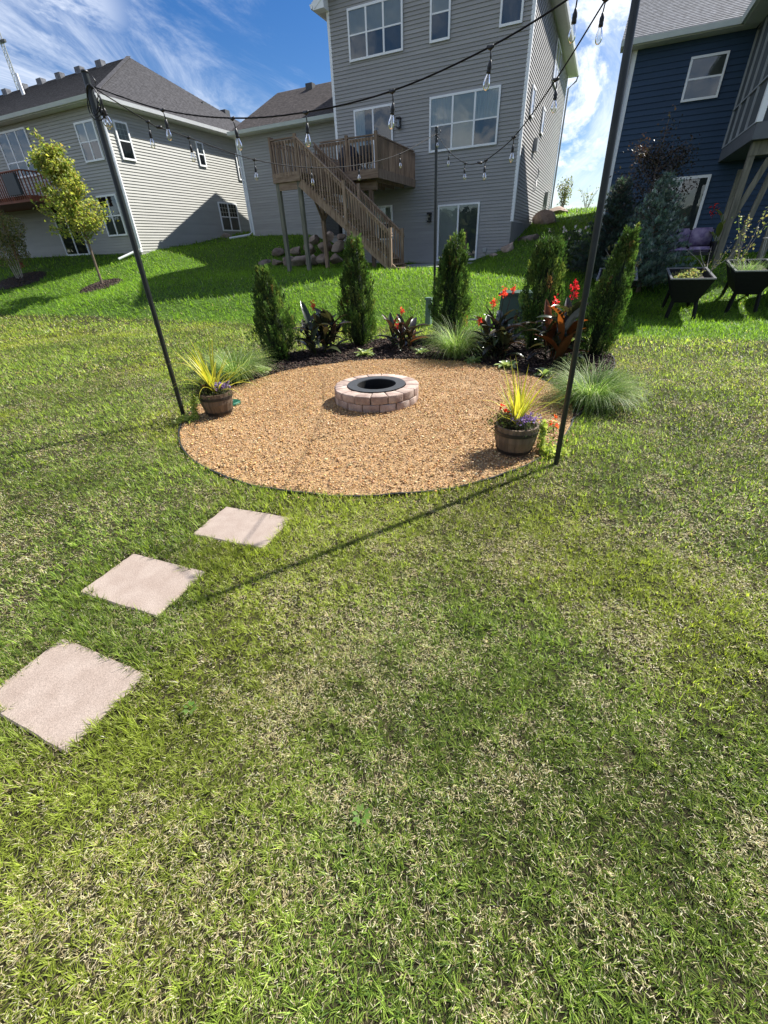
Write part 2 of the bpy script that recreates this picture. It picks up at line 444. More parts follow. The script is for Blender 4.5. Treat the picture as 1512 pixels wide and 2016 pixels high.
def objcolmat(name, trans, rough, spec, cols, boost=(1.2, 1.2, 0.7)):
    """leaf material whose colour steps between a few tones per leaf object"""
    m, nt, out = nodes_of(name); L = nt.links.new; N = nt.nodes.new
    oi = N('ShaderNodeObjectInfo'); rp = N('ShaderNodeValToRGB'); rp.color_ramp.interpolation = 'LINEAR'
    rp.color_ramp.elements[0].color = (*cols[0], 1); rp.color_ramp.elements[1].color = (*cols[-1], 1)
    for i, c in enumerate(cols[1:-1]):
        e = rp.color_ramp.elements.new((i + 1) / (len(cols) - 1)); e.color = (*c, 1)
    L(oi.outputs['Random'], rp.inputs[0])
    t = N('ShaderNodeTexCoord'); nz = N('ShaderNodeTexNoise'); nz.inputs['Scale'].default_value = 18
    L(t.outputs['Object'], nz.inputs['Vector'])
    hv = N('ShaderNodeHueSaturation'); mr = N('ShaderNodeMapRange'); mr.inputs['To Min'].default_value = 0.7; mr.inputs['To Max'].default_value = 1.3
    L(nz.outputs['Fac'], mr.inputs['Value']); L(mr.outputs[0], hv.inputs['Value']); L(rp.outputs[0], hv.inputs['Color'])
    b = N('ShaderNodeBsdfPrincipled'); b.inputs['Roughness'].default_value = rough; b.inputs['Specular IOR Level'].default_value = spec
    L(hv.outputs[0], b.inputs['Base Color'])
    tr = N('ShaderNodeBsdfTranslucent'); vm = N('ShaderNodeMix'); vm.data_type = 'RGBA'; vm.blend_type = 'MULTIPLY'
    vm.inputs['Factor'].default_value = 1.0; vm.inputs['B'].default_value = (*[x * 1.6 for x in boost], 1)
    L(hv.outputs[0], vm.inputs['A']); L(vm.outputs['Result'], tr.inputs['Color'])
    mx = N('ShaderNodeMixShader'); mx.inputs[0].default_value = trans
    L(b.outputs[0], mx.inputs[1]); L(tr.outputs[0], mx.inputs[2]); L(mx.outputs[0], out.inputs[0])
    return m
M['canna_leaf'] = objcolmat('canna_leaf', 0.14, 0.26, 0.5, [(0.026, 0.022, 0.022), (0.04, 0.055, 0.028), (0.05, 0.032, 0.022), (0.06, 0.085, 0.035), (0.03, 0.03, 0.025)], (1.3, 0.9, 0.6))
M['backlit_leaf'] = objcolmat('backlit_leaf', 0.34, 0.32, 0.4, [(0.085, 0.035, 0.016), (0.14, 0.06, 0.02), (0.05, 0.04, 0.02)], (1.4, 0.9, 0.4))  # canna leaf copy with the orange of backlight put into its colour
M['hosta_leaf'] = objcolmat('hosta_leaf', 0.25, 0.4, 0.4, [(0.11, 0.19, 0.06), (0.42, 0.48, 0.22), (0.20, 0.30, 0.09), (0.5, 0.54, 0.3)])
M['spike_leaf'] = objcolmat('spike_leaf', 0.35, 0.4, 0.35, [(0.36, 0.36, 0.04), (0.50, 0.46, 0.06), (0.26, 0.32, 0.05)])

# ------------------------------------------------------------------ terrain
CP = [(-14.6, 11.3, .62), (-8.1, 13.7, .93), (-11.5, 16.4, 1.03), (-10.6, 17.6, 1.06), (-7, 16.4, 1.02), (-6.5, 17.8, 1.0),
      (-5.2, 21.3, 1.08), (-8.5, 21.3, 1.08), (-10.9, 21.0, 1.1), (-4.2, 20.6, 1.15), (-3.3, 21.5, 1.7), (-3.4, 26.6, 2.4), (-3.4, 33, 3.1), (-2, 36, 3.42),
      (-1.2, 24, 1.9), (-1.5, 19, 1.05), (-1, 16, .75), (-3.5, 14.5, .85), (-3.5, 12.3, .45), (-5.5, 12.2, .48), (0, 12.6, .15), (1.9, 12.7, .1), (3.3, 13.4, .12), (1.5, 14.6, .3), (3.2, 16.5, .85),
      (0, 21, 1.15), (3, 21, 1.1), (6, 21, 1.1), (6, 12.5, .1), (10, 11, 0), (12, 21, 1),
      (-20.4, 17, 1.88), (-25.9, 17, 2.0), (-24.3, 17, 2.02), (-19.3, 13.6, .8), (-24.7, 13.5, 1.1), (-33, 17, 2.0), (-33, 13, 1.2), (-20.4, 20.4, 2.3), (-20.4, 24.3, 2.8),
      (-17.8, 22.4, 2.55), (-15.8, 22.4, 2.5), (-14.2, 21.6, 2.3), (-16.5, 19.8, 1.9), (-18.5, 18.5, 1.95), (-15.6, 18.0, 1.15), (-14, 17.4, 1.05), (-17, 15, 1.15),
      (-14.3, 10.0, 0.03), (-9, 10.2, 0.02), (-4, 10.2, 0.02), (1, 10.9, 0.02), (4, 11, 0.02), (-22, 10, .15), (-35, 9, .2),
      (-3, 8, 0), (3, 8, 0), (-8, 7, 0), (-12, 5, 0), (0, 2, 0), (-4, -2, 0), (5, 3, 0), (5, -3, 0), (-12, -4, 0), (-20, 3, 0), (14, 3, 0),
      (-12, 30, 3.0), (-20, 34, 3.3), (-35, 30, 3.0), (-50, 20, 2.2), (-50, 0, .2), (-50, 45, 3.5), (0, 45, 3.2), (5, 34, 3.2), (15, 32, 3.0), (30, 20, 1.2), (30, 0, 0), (30, 45, 3.2), (-20, 50, 3.4), (0, -12, 0), (-25, -12, 0), (25, -12, 0)]
CPa = np.array(CP)
def _k(d2):
    return np.where(d2 > 1e-9, 0.5 * d2 * np.log(d2 + 1e-12), 0.0)
_n = len(CPa)
_D = ((CPa[:, None, :2] - CPa[None, :, :2]) ** 2).sum(-1)
_A = np.zeros((_n + 3, _n + 3))
_A[:_n, :_n] = _k(_D) + np.eye(_n) * 0.4
_A[:_n, _n] = 1; _A[:_n, _n + 1:] = CPa[:, :2]; _A[_n, :_n] = 1; _A[_n + 1:, :_n] = CPa[:, :2].T
_S = np.linalg.solve(_A, np.concatenate([CPa[:, 2], [0, 0, 0]]))
def zt(x, y):
    x = np.asarray(x, float); y = np.asarray(y, float); sh = np.broadcast(x, y).shape
    X = np.broadcast_to(x, sh).ravel(); Y = np.broadcast_to(y, sh).ravel(); out = np.empty(len(X))
    for i in range(0, len(X), 20000):
        xs = np.clip(X[i:i + 20000], -50, 30); ys = np.clip(Y[i:i + 20000], -12, 45)
        d2 = (xs[:, None] - CPa[:, 0]) ** 2 + (ys[:, None] - CPa[:, 1]) ** 2
        out[i:i + 20000] = _k(d2) @ _S[:_n] + _S[_n] + xs * _S[_n + 1] + ys * _S[_n + 2]
    w = smooth(9.4, 11.6, Y)
    out = np.maximum(out, -0.05) * w
    far = smooth(45, 160, np.hypot(X, Y)); out = out * (1 - far) + 2.4 * far * smooth(0, 30, Y)
    out = out - 0.012 * np.clip(np.hypot(X, Y) - 60, 0, 500) * smooth(0, 40, Y) * 0.5
    return out.reshape(sh)
def z1(x, y): return float(zt(np.array([x]), np.array([y]))[0])

def lines(a, b, fa, fb, step, g=1.18):
    """grid lines: fine between fa and fb, growing outwards to a and b"""
    l = list(np.arange(fa, fb + 1e-6, step)); s = step; x = fa
    lo = []
    while x > a: s *= g; x -= s; lo.append(x)
    s = step; x = fb; hi = []
    while x < b: s *= g; x += s; hi.append(x)
    return np.array(lo[::-1] + l + hi)
gx = lines(-700, 600, -34, 9, 0.4); gy = lines(-60, 900, -2, 38, 0.4)
GX, GY = np.meshgrid(gx, gy); GZ = zt(GX, GY)
nx, ny = len(gx), len(gy)
idx = np.arange(nx * ny).reshape(ny, nx)
q = np.stack([idx[:-1, :-1], idx[:-1, 1:], idx[1:, 1:], idx[1:, :-1]], -1).reshape(-1, 4)

m, nt, out = nodes_of('turf')
L = nt.links.new; N = nt.nodes.new
geo = N('ShaderNodeNewGeometry')
def noise(scale, detail=4, rough=0.55):
    n = N('ShaderNodeTexNoise'); n.inputs['Scale'].default_value = scale; n.inputs['Detail'].default_value = detail; n.inputs['Roughness'].default_value = rough
    L(geo.outputs['Position'], n.inputs['Vector']); return n.outputs['Fac']
def mrange(v, a, b, c=0.0, d=1.0):
    n = N('ShaderNodeMapRange'); n.inputs['From Min'].default_value = a; n.inputs['From Max'].default_value = b
    n.inputs['To Min'].default_value = c; n.inputs['To Max'].default_value = d; L(v, n.inputs['Value']); return n.outputs[0]
def mixc(f, a, b):
    n = N('ShaderNodeMix'); n.data_type = 'RGBA'; L(f, n.inputs['Factor'])
    for s, v in (('A', a), ('B', b)):
        if isinstance(v, tuple): n.inputs[s].default_value = (*v, 1)
        else: L(v, n.inputs[s])
    return n.outputs['Result']
near_c = mixc(mrange(noise(3.0), 0.35, 0.65), (0.026, 0.026, 0.012), (0.065, 0.055, 0.03))
far_c = mixc(mrange(noise(0.35), 0.3, 0.7), (0.06, 0.115, 0.02), (0.09, 0.15, 0.03))
sp = N('ShaderNodeSeparateXYZ'); L(geo.outputs['Position'], sp.inputs[0])
cc = mixc(mrange(sp.outputs['Y'], 10.2, 10.5), near_c, far_c)
hv = N('ShaderNodeHueSaturation'); L(cc, hv.inputs['Color']); L(mrange(noise(45, 6, 0.7), 0.3, 0.7, 0.45, 1.5), hv.inputs['Value'])
b = N('ShaderNodeBsdfPrincipled'); b.inputs['Roughness'].default_value = 0.9; b.inputs['Specular IOR Level'].default_value = 0.1
L(hv.outputs[0], b.inputs['Base Color'])
bn = N('ShaderNodeBump'); bn.inputs['Strength'].default_value = 0.9; bn.inputs['Distance'].default_value = 0.03
L(noise(70, 5, 0.7), bn.inputs['Height']); L(bn.outputs[0], b.inputs['Normal'])
L(b.outputs[0], out.inputs[0])
M['turf'] = m
lawn = np_obj('lawn', np_mesh('lawn', np.stack([GX, GY, GZ], -1).reshape(-1, 3), quads=q, mat=M['turf']))
tag(lawn, kind='structure')

# ------------------------------------------------------------------ footprints on the lawn
GC = np.array([-2.28, 4.87]); GR = 2.46
def grr(t):
    t = (np.asarray(t) + PI) % (2 * PI) - PI
    return GR * (1 - .055 * np.exp(-((t + .12) / .55) ** 2))
OUTER = [(-4.55, 4.15), (-5.05, 4.7), (-5.35, 5.5), (-5.5, 6.4), (-5.2, 7.2), (-4.75, 8.0), (-4.2, 8.7), (-3.3, 9.4), (-2.5, 10.0), (-1.6, 9.7), (-.6, 9.2), (.30, 8.7), (.50, 8.0), (.45, 7.0), (.36, 6.1), (.20, 5.4), (.03, 4.85)]
def spline(pts, n=8):
    P = [np.array(p, float) for p in pts]; P = [2 * P[0] - P[1]] + P + [2 * P[-1] - P[-2]]; o = []
    for i in range(1, len(P) - 2):
        for k in range(n):
            t = k / n; a, b_, c, d = P[i - 1], P[i], P[i + 1], P[i + 2]
            o.append(0.5 * ((2 * b_) + (-a + c) * t + (2 * a - 5 * b_ + 4 * c - d) * t * t + (-a + 3 * b_ - 3 * c + d) * t ** 3))
    o.append(P[-2]); return o
OUT = np.array(spline(OUTER, 6))
def inpoly(x, y, P):
    r = np.zeros(x.shape, bool); j = len(P) - 1
    for i in range(len(P)):
        c = ((P[i][1] > y) != (P[j][1] > y)) & (x < (P[j][0] - P[i][0]) * (y - P[i][1]) / (P[j][1] - P[i][1] + 1e-12) + P[i][0])
        r ^= c; j = i
    return r
a0 = math.atan2(OUT[0][1] - GC[1], OUT[0][0] - GC[0]); a1 = math.atan2(OUT[-1][1] - GC[1], OUT[-1][0] - GC[0])
def ingravel(x, y): return np.hypot(x - GC[0], y - GC[1]) < grr(np.arctan2(y - GC[1], x - GC[0]))
BEDPOLY = list(map(tuple, OUT)) + [tuple(GC + np.array([math.cos(t), math.sin(t)]) * (float(grr(t)) - .2)) for t in np.linspace(a1, a0 % (2 * PI), 30)]
def inbed(x, y): return inpoly(x, y, BEDPOLY) & ~ingravel(x, y)
STONES = [(-1.93, .475, .62, .405, 0.02), (-2.215, 1.155, .615, .405, 0.06), (-2.045, 1.88, .6, .4, 0.085)]

# ================================================================== HOUSES
def front(s):      # wall plane facing the viewer at y = s: (along, outward, height)
    return lambda a, o, z: (a, s - o, z)
def eastside(x):   # wall plane facing +x
    return lambda a, o, z: (x + o, a, z)
def westside(x):   # wall plane facing -x
    return lambda a, o, z: (x - o, a, z)

def siding(wall, F, a0_, a1_, zlo, zhi, mat, ex=0.115):
    """lap boards, one object each, children of the wall"""
    mb = MB()
    prof = [(0.0, 0.0), (0.028, 0.0), (0.028, 0.006), (0.002, ex + 0.004), (0.0, ex + 0.004)]
    p = [F(a0_, o, z) for o, z in prof] + [F(a1_, o, z) for o, z in prof]
    base = Vector(F(0, 0, 0))
    nseg = len(prof)
    mb.add(p, [(i, (i + 1) % nseg, (i + 1) % nseg + nseg, i + nseg) for i in range(nseg)] + [tuple(range(nseg))[::-1], tuple(range(nseg, 2 * nseg))])
    me = mb.mesh('siding_board', mat)
    wl_ = wloc(wall); z = zlo
    while z < zhi - 0.02:
        inst(me, 'siding_board', wall, (-wl_.x, -wl_.y, z - wl_.z)); z += ex
def window(house, F, x0, x1, z0, z1_, cols=1, rows=2, fw=0.07, top='blind', low='screen', grid=None, name='window', rail=None, mul=0.07):
    """white framed window: frame mesh with panes, backing and muntins as children"""
    fr = MB(); d0, d1 = 0.030, 0.082
    fr.box(x0, x1, d0, d1, z0, z0 + fw, F); fr.box(x0, x1, d0, d1, z1_ - fw, z1_, F)
    fr.box(x0, x0 + fw, d0, d1, z0 + fw, z1_ - fw, F); fr.box(x1 - fw, x1, d0, d1, z0 + fw, z1_ - fw, F)
    o = fr.build(name, M['white'], house)
    wi = (x1 - x0 - 2 * fw); zm = rail if rail is not None else (z0 + z1_) / 2
    for c in range(1, cols):
        xc = x0 + fw + wi * c / cols
        MB().box(xc - mul / 2, xc + mul / 2, d0, d1 - 0.006, z0 + fw, z1_ - fw, F).build('mullion', M['white'], o)
    zs = [(z0 + fw, zm - 0.022), (zm + 0.022, z1_ - fw)] if rows == 2 else [(z0 + fw, z1_ - fw)]
    for c in range(cols):
        xa = x0 + fw + wi * c / cols + (mul / 2 if c else 0); xb = x0 + fw + wi * (c + 1) / cols - (mul / 2 if c < cols - 1 else 0)
        if rows == 2: MB().box(xa, xb, d0, d1 - 0.010, zm - 0.022, zm + 0.022, F).build('check_rail', M['white'], o)
        for r_, (za_, zb_) in enumerate(zs):
            kind = low if r_ == 0 and rows == 2 else top
            if isinstance(kind, (list, tuple)): kind = kind[c]
            if kind == 'blind':
                bm = MB(); z = za_; k = 0
                while z < zb_:
                    p = [F(xa, .037, z), F(xb, .037, z), F(xb, .043, min(z + .04, zb_)), F(xa, .043, min(z + .04, zb_))]
                    bm.add(p, [(0, 1, 2, 3)]); z += .04
                bm.build('blind', M['blind'], o)
            elif kind == 'curtain':
                bm = MB(); nn = 24; vs = []
                for k in range(nn + 1):
                    x = xa + (xb - xa) * k / nn; dd = .038 + .004 * math.sin(k * 1.9)
                    vs += [F(x, dd, za_), F(x, dd, zb_)]
                bm.add(vs, [(2 * k, 2 * k + 2, 2 * k + 3, 2 * k + 1) for k in range(nn)]); bm.build('curtain', M['curtain'], o)
            elif kind == 'halfcurtain':
                bm = MB(); nn = 14; vs = []
                for k in range(nn + 1):
                    x = xa + (xb - xa) * .55 * k / nn; dd = .040 + .004 * math.sin(k * 1.9)
                    vs += [F(x, dd, za_), F(x, dd, zb_)]
                bm.add(vs, [(2 * k, 2 * k + 2, 2 * k + 3, 2 * k + 1) for k in range(nn)]); bm.build('curtain', M['curtain'], o)
                MB().box(xa, xb, .0305, .033, za_, zb_, F).build('room_shade_panel', M['room_shade'], o)
            elif kind == 'screen':
                MB().box(xa, xb, .0305, .035, za_, zb_, F).build('screen', M['screen'], o)
            else:
                MB().box(xa, xb, .0305, .035, za_, zb_, F).build('room_shade_panel', M['room_shade'], o)
            pn = MB(); p = [F(xa, .060, za_), F(xb, .060, za_), F(xb, .060, zb_), F(xa, .060, zb_)]
            pn.add(p, [(0, 1, 2, 3)]).build('pane', M['glass'], o)
            if grid and (r_ == 1 or rows == 1):
                g = MB()
                for i in range(1, grid[0]):
                    x = xa + (xb - xa) * i / grid[0]; g.box(x - .009, x + .009, .050, .055, za_, zb_, F)
                for i in range(1, grid[1]):
                    z = za_ + (zb_ - za_) * i / grid[1]; g.box(xa, xb, .0495, .0545, z - .009, z + .009, F)
                g.build('muntin', M['white'], o)
    return o
def roof_plane(house, BL, BR, TR, TL, mat, name='roof', course=0.145, thick=0.012):
    """shingle courses as overlapping steps"""
    BL, BR, TR, TL = map(Vector, (BL, BR, TR, TL))
    h = ((TL + TR) / 2 - (BL + BR) / 2).length; n = max(3, int(h / course))
    nrm = (BR - BL).cross(TL - BL)
    if nrm.length < 1e-6: nrm = (BR - BL).cross(TR - BL)
    nrm.normalize()
    if nrm.z < 0: nrm = -nrm
    vs = []; fs = []
    for i in range(n):
        t0, t1 = i / n, (i + 1) / n
        a = BL.lerp(TL, t0) + nrm * thick; b_ = BR.lerp(TR, t0) + nrm * thick
        c = BR.lerp(TR, t1) + nrm * 0.001; d = BL.lerp(TL, t1) + nrm * 0.001
        k = len(vs); vs += [a, b_, c, d, a - nrm * thick, b_ - nrm * thick]
        fs += [(k, k + 1, k + 2, k + 3), (k + 4, k + 5, k + 1, k)]
    mb = MB(); mb.add(vs, fs)
    mb.add([BL - nrm * .02, BR - nrm * .02, TR - nrm * .02, TL - nrm * .02], [(3, 2, 1, 0)])
    return mb.build(name, mat, house)
def gutter(house, a, b_, out, mat='gutter', w=0.12, h=0.13):
    a = Vector(a); b_ = Vector(b_); o = Vector(out)
    p = []
    for e in (a, b_): p += [e, e + o * w * .7, e + o * w + Vector((0, 0, h)), e + Vector((0, 0, h))]
    MB().hexa([p[0], p[1], p[5], p[4], p[3], p[2], p[6], p[7]]).build('gutter', M[mat], house)

# ------------------------------------------------------------------ grey house in the middle
G = thing('grey_house', 'tall grey vinyl-sided house with deck door and walkout basement behind the fire pit', 'house', (-7.7, 21.5, 1.0))
FG = front(21.5)
mb = MB().box(-11.62, -3.73, 21.5, 35.2, 0.6, 9.9)
mb.add([(-11.62, 21.5, 9.9), (-3.73, 21.5, 9.9), (-7.68, 21.5, 12.25), (-11.62, 35.2, 9.9), (-3.73, 35.2, 9.9), (-7.68, 35.2, 12.25)], [(0, 1, 2), (5, 4, 3)])
gw = mb.build('main_wall', M['gray_siding'], G)
siding(gw, FG, -11.62, -3.73, 1.16, 10.3, M['gray_siding'])
siding(gw, eastside(-3.73), 21.5, 35.2, 2.47, 9.7, M['gray_siding'])
for a_, b_ in ((-11.72, -11.60), (-3.76, -3.64)):
    MB().box(a_, b_, 21.475, 21.60, 2.47 if a_ > -5 else 1.2, 9.95).build('corner_trim', M['white'], G)
MB().box(-3.79, -3.705, 35.12, 35.25, 2.9, 9.7).build('corner_trim', M['white'], G)
MB().box(-3.735, -3.70, 21.49, 35.2, .9, 2.465).build('foundation', M['concrete'], G)
MB().box(-11.66, -3.70, 21.475, 21.52, .85, 1.155).build('foundation', M['concrete'], G)
wg = MB().box(-17.8, -11.62, 22.5, 31.0, 1.9, 6.9)
wg.add([(-17.8, 22.5, 6.9), (-17.8, 31.0, 6.9), (-17.8, 26.75, 9.0)], [(0, 1, 2)])
ww = wg.build('wing_wall', M['gray_siding'], G)
siding(ww, front(22.5), -17.8, -11.62, 2.73, 6.85, M['gray_siding'])
MB().box(-17.83, -11.62, 22.475, 22.52, 1.9, 2.725).build('foundation', M['concrete'], G)
MB().box(-17.9, -17.78, 22.46, 22.6, 2.6, 6.8).build('corner_trim', M['white'], G)
MB().tube([(-17.93, 22.40, 6.7), (-17.93, 22.42, 2.75), (-18.0, 22.2, 2.62), (-18.6, 21.3, 2.5)], .05, 6).build('downspout', M['white'], G)
# wing roof
roof_plane(G, (-18.0, 22.05, 6.85), (-11.62, 22.05, 6.85), (-11.62, 26.75, 9.18), (-18.0, 26.75, 9.18), M['roof_brown'])
roof_plane(G, (-11.62, 31.45, 6.85), (-18.0, 31.45, 6.85), (-18.0, 26.75, 9.18), (-11.62, 26.75, 9.18), M['roof_brown'])
gutter(G, (-18.05, 22.05, 6.72), (-11.75, 22.05, 6.72), (0, -1, 0))
MB().box(-18.0, -11.64, 22.05, 22.49, 6.70, 6.72).build('soffit', M['soffit'], G)
for x in (-15.6, -12.4):
    MB().box(x - .2, x + .2, 26.1, 26.45, 8.86, 9.13).build('roof_vent', M['steel'], G)
# main roof: ridge runs away from the viewer
roof_plane(G, (-3.28, 21.1, 9.80), (-3.28, 35.6, 9.80), (-7.68, 35.6, 12.45), (-7.68, 21.1, 12.45), M['roof_brown'])
roof_plane(G, (-12.08, 35.6, 9.80), (-12.08, 21.1, 9.80), (-7.68, 21.1, 12.45), (-7.68, 35.6, 12.45), M['roof_brown'])
MB().box(-3.73, -3.26, 21.1, 35.6, 9.70, 9.725).build('soffit', M['soffit'], G)
MB().box(-12.10, -11.62, 21.1, 35.6, 9.70, 9.725).build('soffit', M['soffit'], G)
gutter(G, (-3.26, 21.08, 9.70), (-3.26, 35.62, 9.70), (1, 0, 0), 'white')
gutter(G, (-12.10, 35.62, 9.70), (-12.10, 21.08, 9.70), (-1, 0, 0), 'white')
for sx in (-1, 1):
    MB().beam((-7.68 + sx * 4.40, 21.09, 9.76), (-7.68, 21.09, 12.40), .03, .2).build('rake_board', M['white'], G)
MB().hexa([(-12.09, 21.09, 9.66), (-11.6, 21.09, 9.66), (-11.6, 21.45, 9.66), (-12.09, 21.45, 9.66), (-12.09, 21.09, 9.86), (-11.6, 21.09, 10.1), (-11.6, 21.45, 10.1), (-12.09, 21.45, 9.86)]).build('eave_return', M['white'], G)
MB().tube([(-3.2, 35.5, 9.72), (-3.25, 35.45, 9.5), (-3.62, 35.3, 9.2), (-3.64, 35.3, 3.4), (-3.5, 35.1, 3.3)], .05, 6).build('downspout', M['grey_metal'], G)
MB().tube([(-3.5, 33.9, 3.42), (-2.6, 32.9, 3.28)], .05, 6).build('downspout', M['white'], G)
window(G, FG, -10.79, -8.47, 8.12, 9.58, 3, 2, top='blind', low='screen')
window(G, FG, -7.40, -6.62, 8.14, 9.60, 1, 2, top='blind', low='screen')
window(G, FG, -4.83, -4.04, 8.14, 9.60, 1, 2, top='blind', low='screen')
window(G, FG, -7.36, -4.58, 4.99, 6.67, 3, 2, top=['curtain', 'blind', 'curtain'], low=['screen', 'blind', 'screen'], rail=5.80)
window(G, FG, -10.74, -8.96, 4.19, 6.70, 2, 1, top=['halfcurtain', 'dark'], name='sliding_door', fw=.07)
window(G, FG, -6.90, -5.07, 1.13, 3.22, 2, 1, top=['blind', 'screen'], name='sliding_door', fw=.07)  # left blind is added, its pale tone standing for a reflection
window(G, FG, -9.80, -9.05, 2.05, 3.36, 1, 2, top='blind', low='screen')
FE = eastside(-3.73)
window(G, FE, 28.4, 30.4, 8.12, 9.5, 2, 2, top='screen', low='screen')
window(G, FE, 22.95, 23.75, 6.0, 6.88, 1, 1, top='dark')
window(G, FE, 26.5, 27.35, 5.98, 6.88, 1, 1, top='dark')
MB().box(25.05, 25.5, .016, .18, 5.15, 5.6, FE).build('wall_vent', M['grey_metal'], G)
MB().tube([(-3.66, 27.1, 4.75), (-3.6, 27.15, 4.6), (-3.64, 26.95, 4.3), (-3.6, 26.7, 4.0), (-3.64, 26.55, 3.85)], .035, 6).build('vent_pipe', M['grey_metal'], G)
MB().box(31.7, 32.2, .016, .2, 3.55, 4.15, FE).build('meter_box', M['grey_metal'], G)
for yy in (31.75, 31.95, 32.15):
    MB().tube([(-3.62, yy, 3.6), (-3.62, yy, 3.0)], .03, 6).build('conduit', M['grey_metal'], G)
for x, z in ((-8.67, 6.06), (-7.27, 2.8)):
    lp = MB().box(x - .07, x + .07, .016, .05, z - .12, z + .16, FG).box(x - .09, x + .09, .05, .22, z + .12, z + .17, FG).box(x - .08, x + .08, .06, .21, z - .17, z - .13, FG)
    for dx_ in (-.075, .06):
        for o_ in (.06, .195): lp.box(x + dx_, x + dx_ + .015, o_, o_ + .015, z - .13, z + .12, FG)
    lo = lp.build('wall_lamp', M['black'], G)
    MB().box(x - .055, x + .055, .08, .19, z - .12, z + .10, FG).build('lamp_glass', M['bulb'], lo)
MB().box(-4.82, -4.66, .016, .07, 1.42, 1.58, FG).build('outlet_cover', M['grey_metal'], G)

patio = MB().box(-7.9, -5.0, 17.6, 21.47, 0.82, 1.06).build('patio', M['concrete'])
tag(patio, kind='structure')

# ------------------------------------------------------------------ wooden deck with stairs
DK = thing('wooden_deck', 'weathered brown wooden deck with railing and long staircase on the grey house', 'deck', (-9.8, 19.0, 1.05))
DF = 4.17                                   # deck floor
def dpart(name, mb, mat='deck'): return mb.build(name, M[mat], DK)
for i in range(28):                         # floor boards of the main platform run along x
    y = 17.62 + i * .14
    if y < 21.4: MB().box(-11.6, -8.0, y, y + .133, DF - .028, DF).build('floor_board', M['deck_flat'], DK)
for i in range(9):
    y = 16.32 + i * .14
    MB().box(-11.6, -10.5, y, y + .133, DF - .028, DF).build('floor_board', M['deck_flat'], DK)
dpart('rim_joist', MB().box(-11.64, -10.46, 16.27, 16.31, DF - .27, DF + .004), 'deck_flat')
dpart('rim_joist', MB().box(-10.46, -7.96, 17.57, 17.61, DF - .27, DF + .004), 'deck_flat')
dpart('rim_joist', MB().box(-7.995, -7.955, 17.62, 21.47, DF - .27, DF + .004))
dpart('rim_joist', MB().box(-11.645, -11.605, 16.31, 21.47, DF - .27, DF + .004))
for x in np.arange(-11.2, -8.1, .45):
    dpart('joist', MB().box(x - .02, x + .02, 17.62, 21.44, DF - .26, DF - .03))
dpart('beam', MB().box(-10.9, -8.25, 18.0, 18.16, DF - .56, DF - .27), 'deck_flat')
dpart('beam', MB().box(-11.6, -10.5, 16.34, 16.42, DF - .5, DF - .27), 'deck_flat')
for x, y, zt_, mt in ((-11.52, 16.40, DF - .26, 'post_green'), (-10.58, 16.40, DF - .26, 'post_green'), (-10.72, 18.08, DF - .55, 'deck'), (-8.5, 18.08, DF - .55, 'deck')):
    dpart('post', MB().box(x - .07, x + .07, y - .07, y + .07, z1(x, y) - .1, zt_), mt)
dpart('brace', MB().beam((-10.72, 18.08, 2.75), (-10.15, 18.08, 3.5), .05, .12))
dpart('brace', MB().beam((-10.72, 18.08, 2.75), (-10.72, 17.6, 3.4), .05, .12))
bal = MB().box(-.019, .019, -.019, .019, 0, 1.0).mesh('baluster', M['deck'])
postm = MB().box(-.05, .05, -.05, .05, -.28, 1.02).mesh('rail_post', M['deck'])
DW = wloc(DK)
def rail_run(a, b_, z, posts=True, out=(0, 0)):
    a = Vector((*a, z)); b_ = Vector((*b_, z)); d = b_ - a; n = int(d.length / .125)
    dpart('top_rail', MB().beam(a + Vector((0, 0, .93)), b_ + Vector((0, 0, .93)), .14 if False else .09, .035), 'deck_flat')
    dpart('rail_board', MB().beam(a + Vector((0, 0, .84)), b_ + Vector((0, 0, .84)), .04, .09), 'deck_flat')
    for i in range(n + 1):
        p = a.lerp(b_, i / n)
        inst(bal, 'baluster', DK, (p.x + out[0] * .045 - DW.x, p.y + out[1] * .045 - DW.y, z - .12 - DW.z), None, (1, 1, 1.0))
    if posts:
        k = max(1, int(round(d.length / 1.6)))
        for i in range(k + 1):
            p = a.lerp(b_, i / k); inst(postm, 'rail_post', DK, (p.x - DW.x, p.y - DW.y, z - DW.z))
rail_run((-11.58, 16.33), (-10.52, 16.33), DF, True, (0, -1))
rail_run((-11.58, 16.45), (-11.58, 21.4), DF, True, (-1, 0))
rail_run((-9.2, 17.66), (-8.03, 17.66), DF, True, (0, -1))
rail_run((-10.3, 17.66), (-9.3, 17.66), DF, False, (0, -1))
rail_run((-8.02, 17.75), (-8.02, 21.4), DF, False, (1, 0))
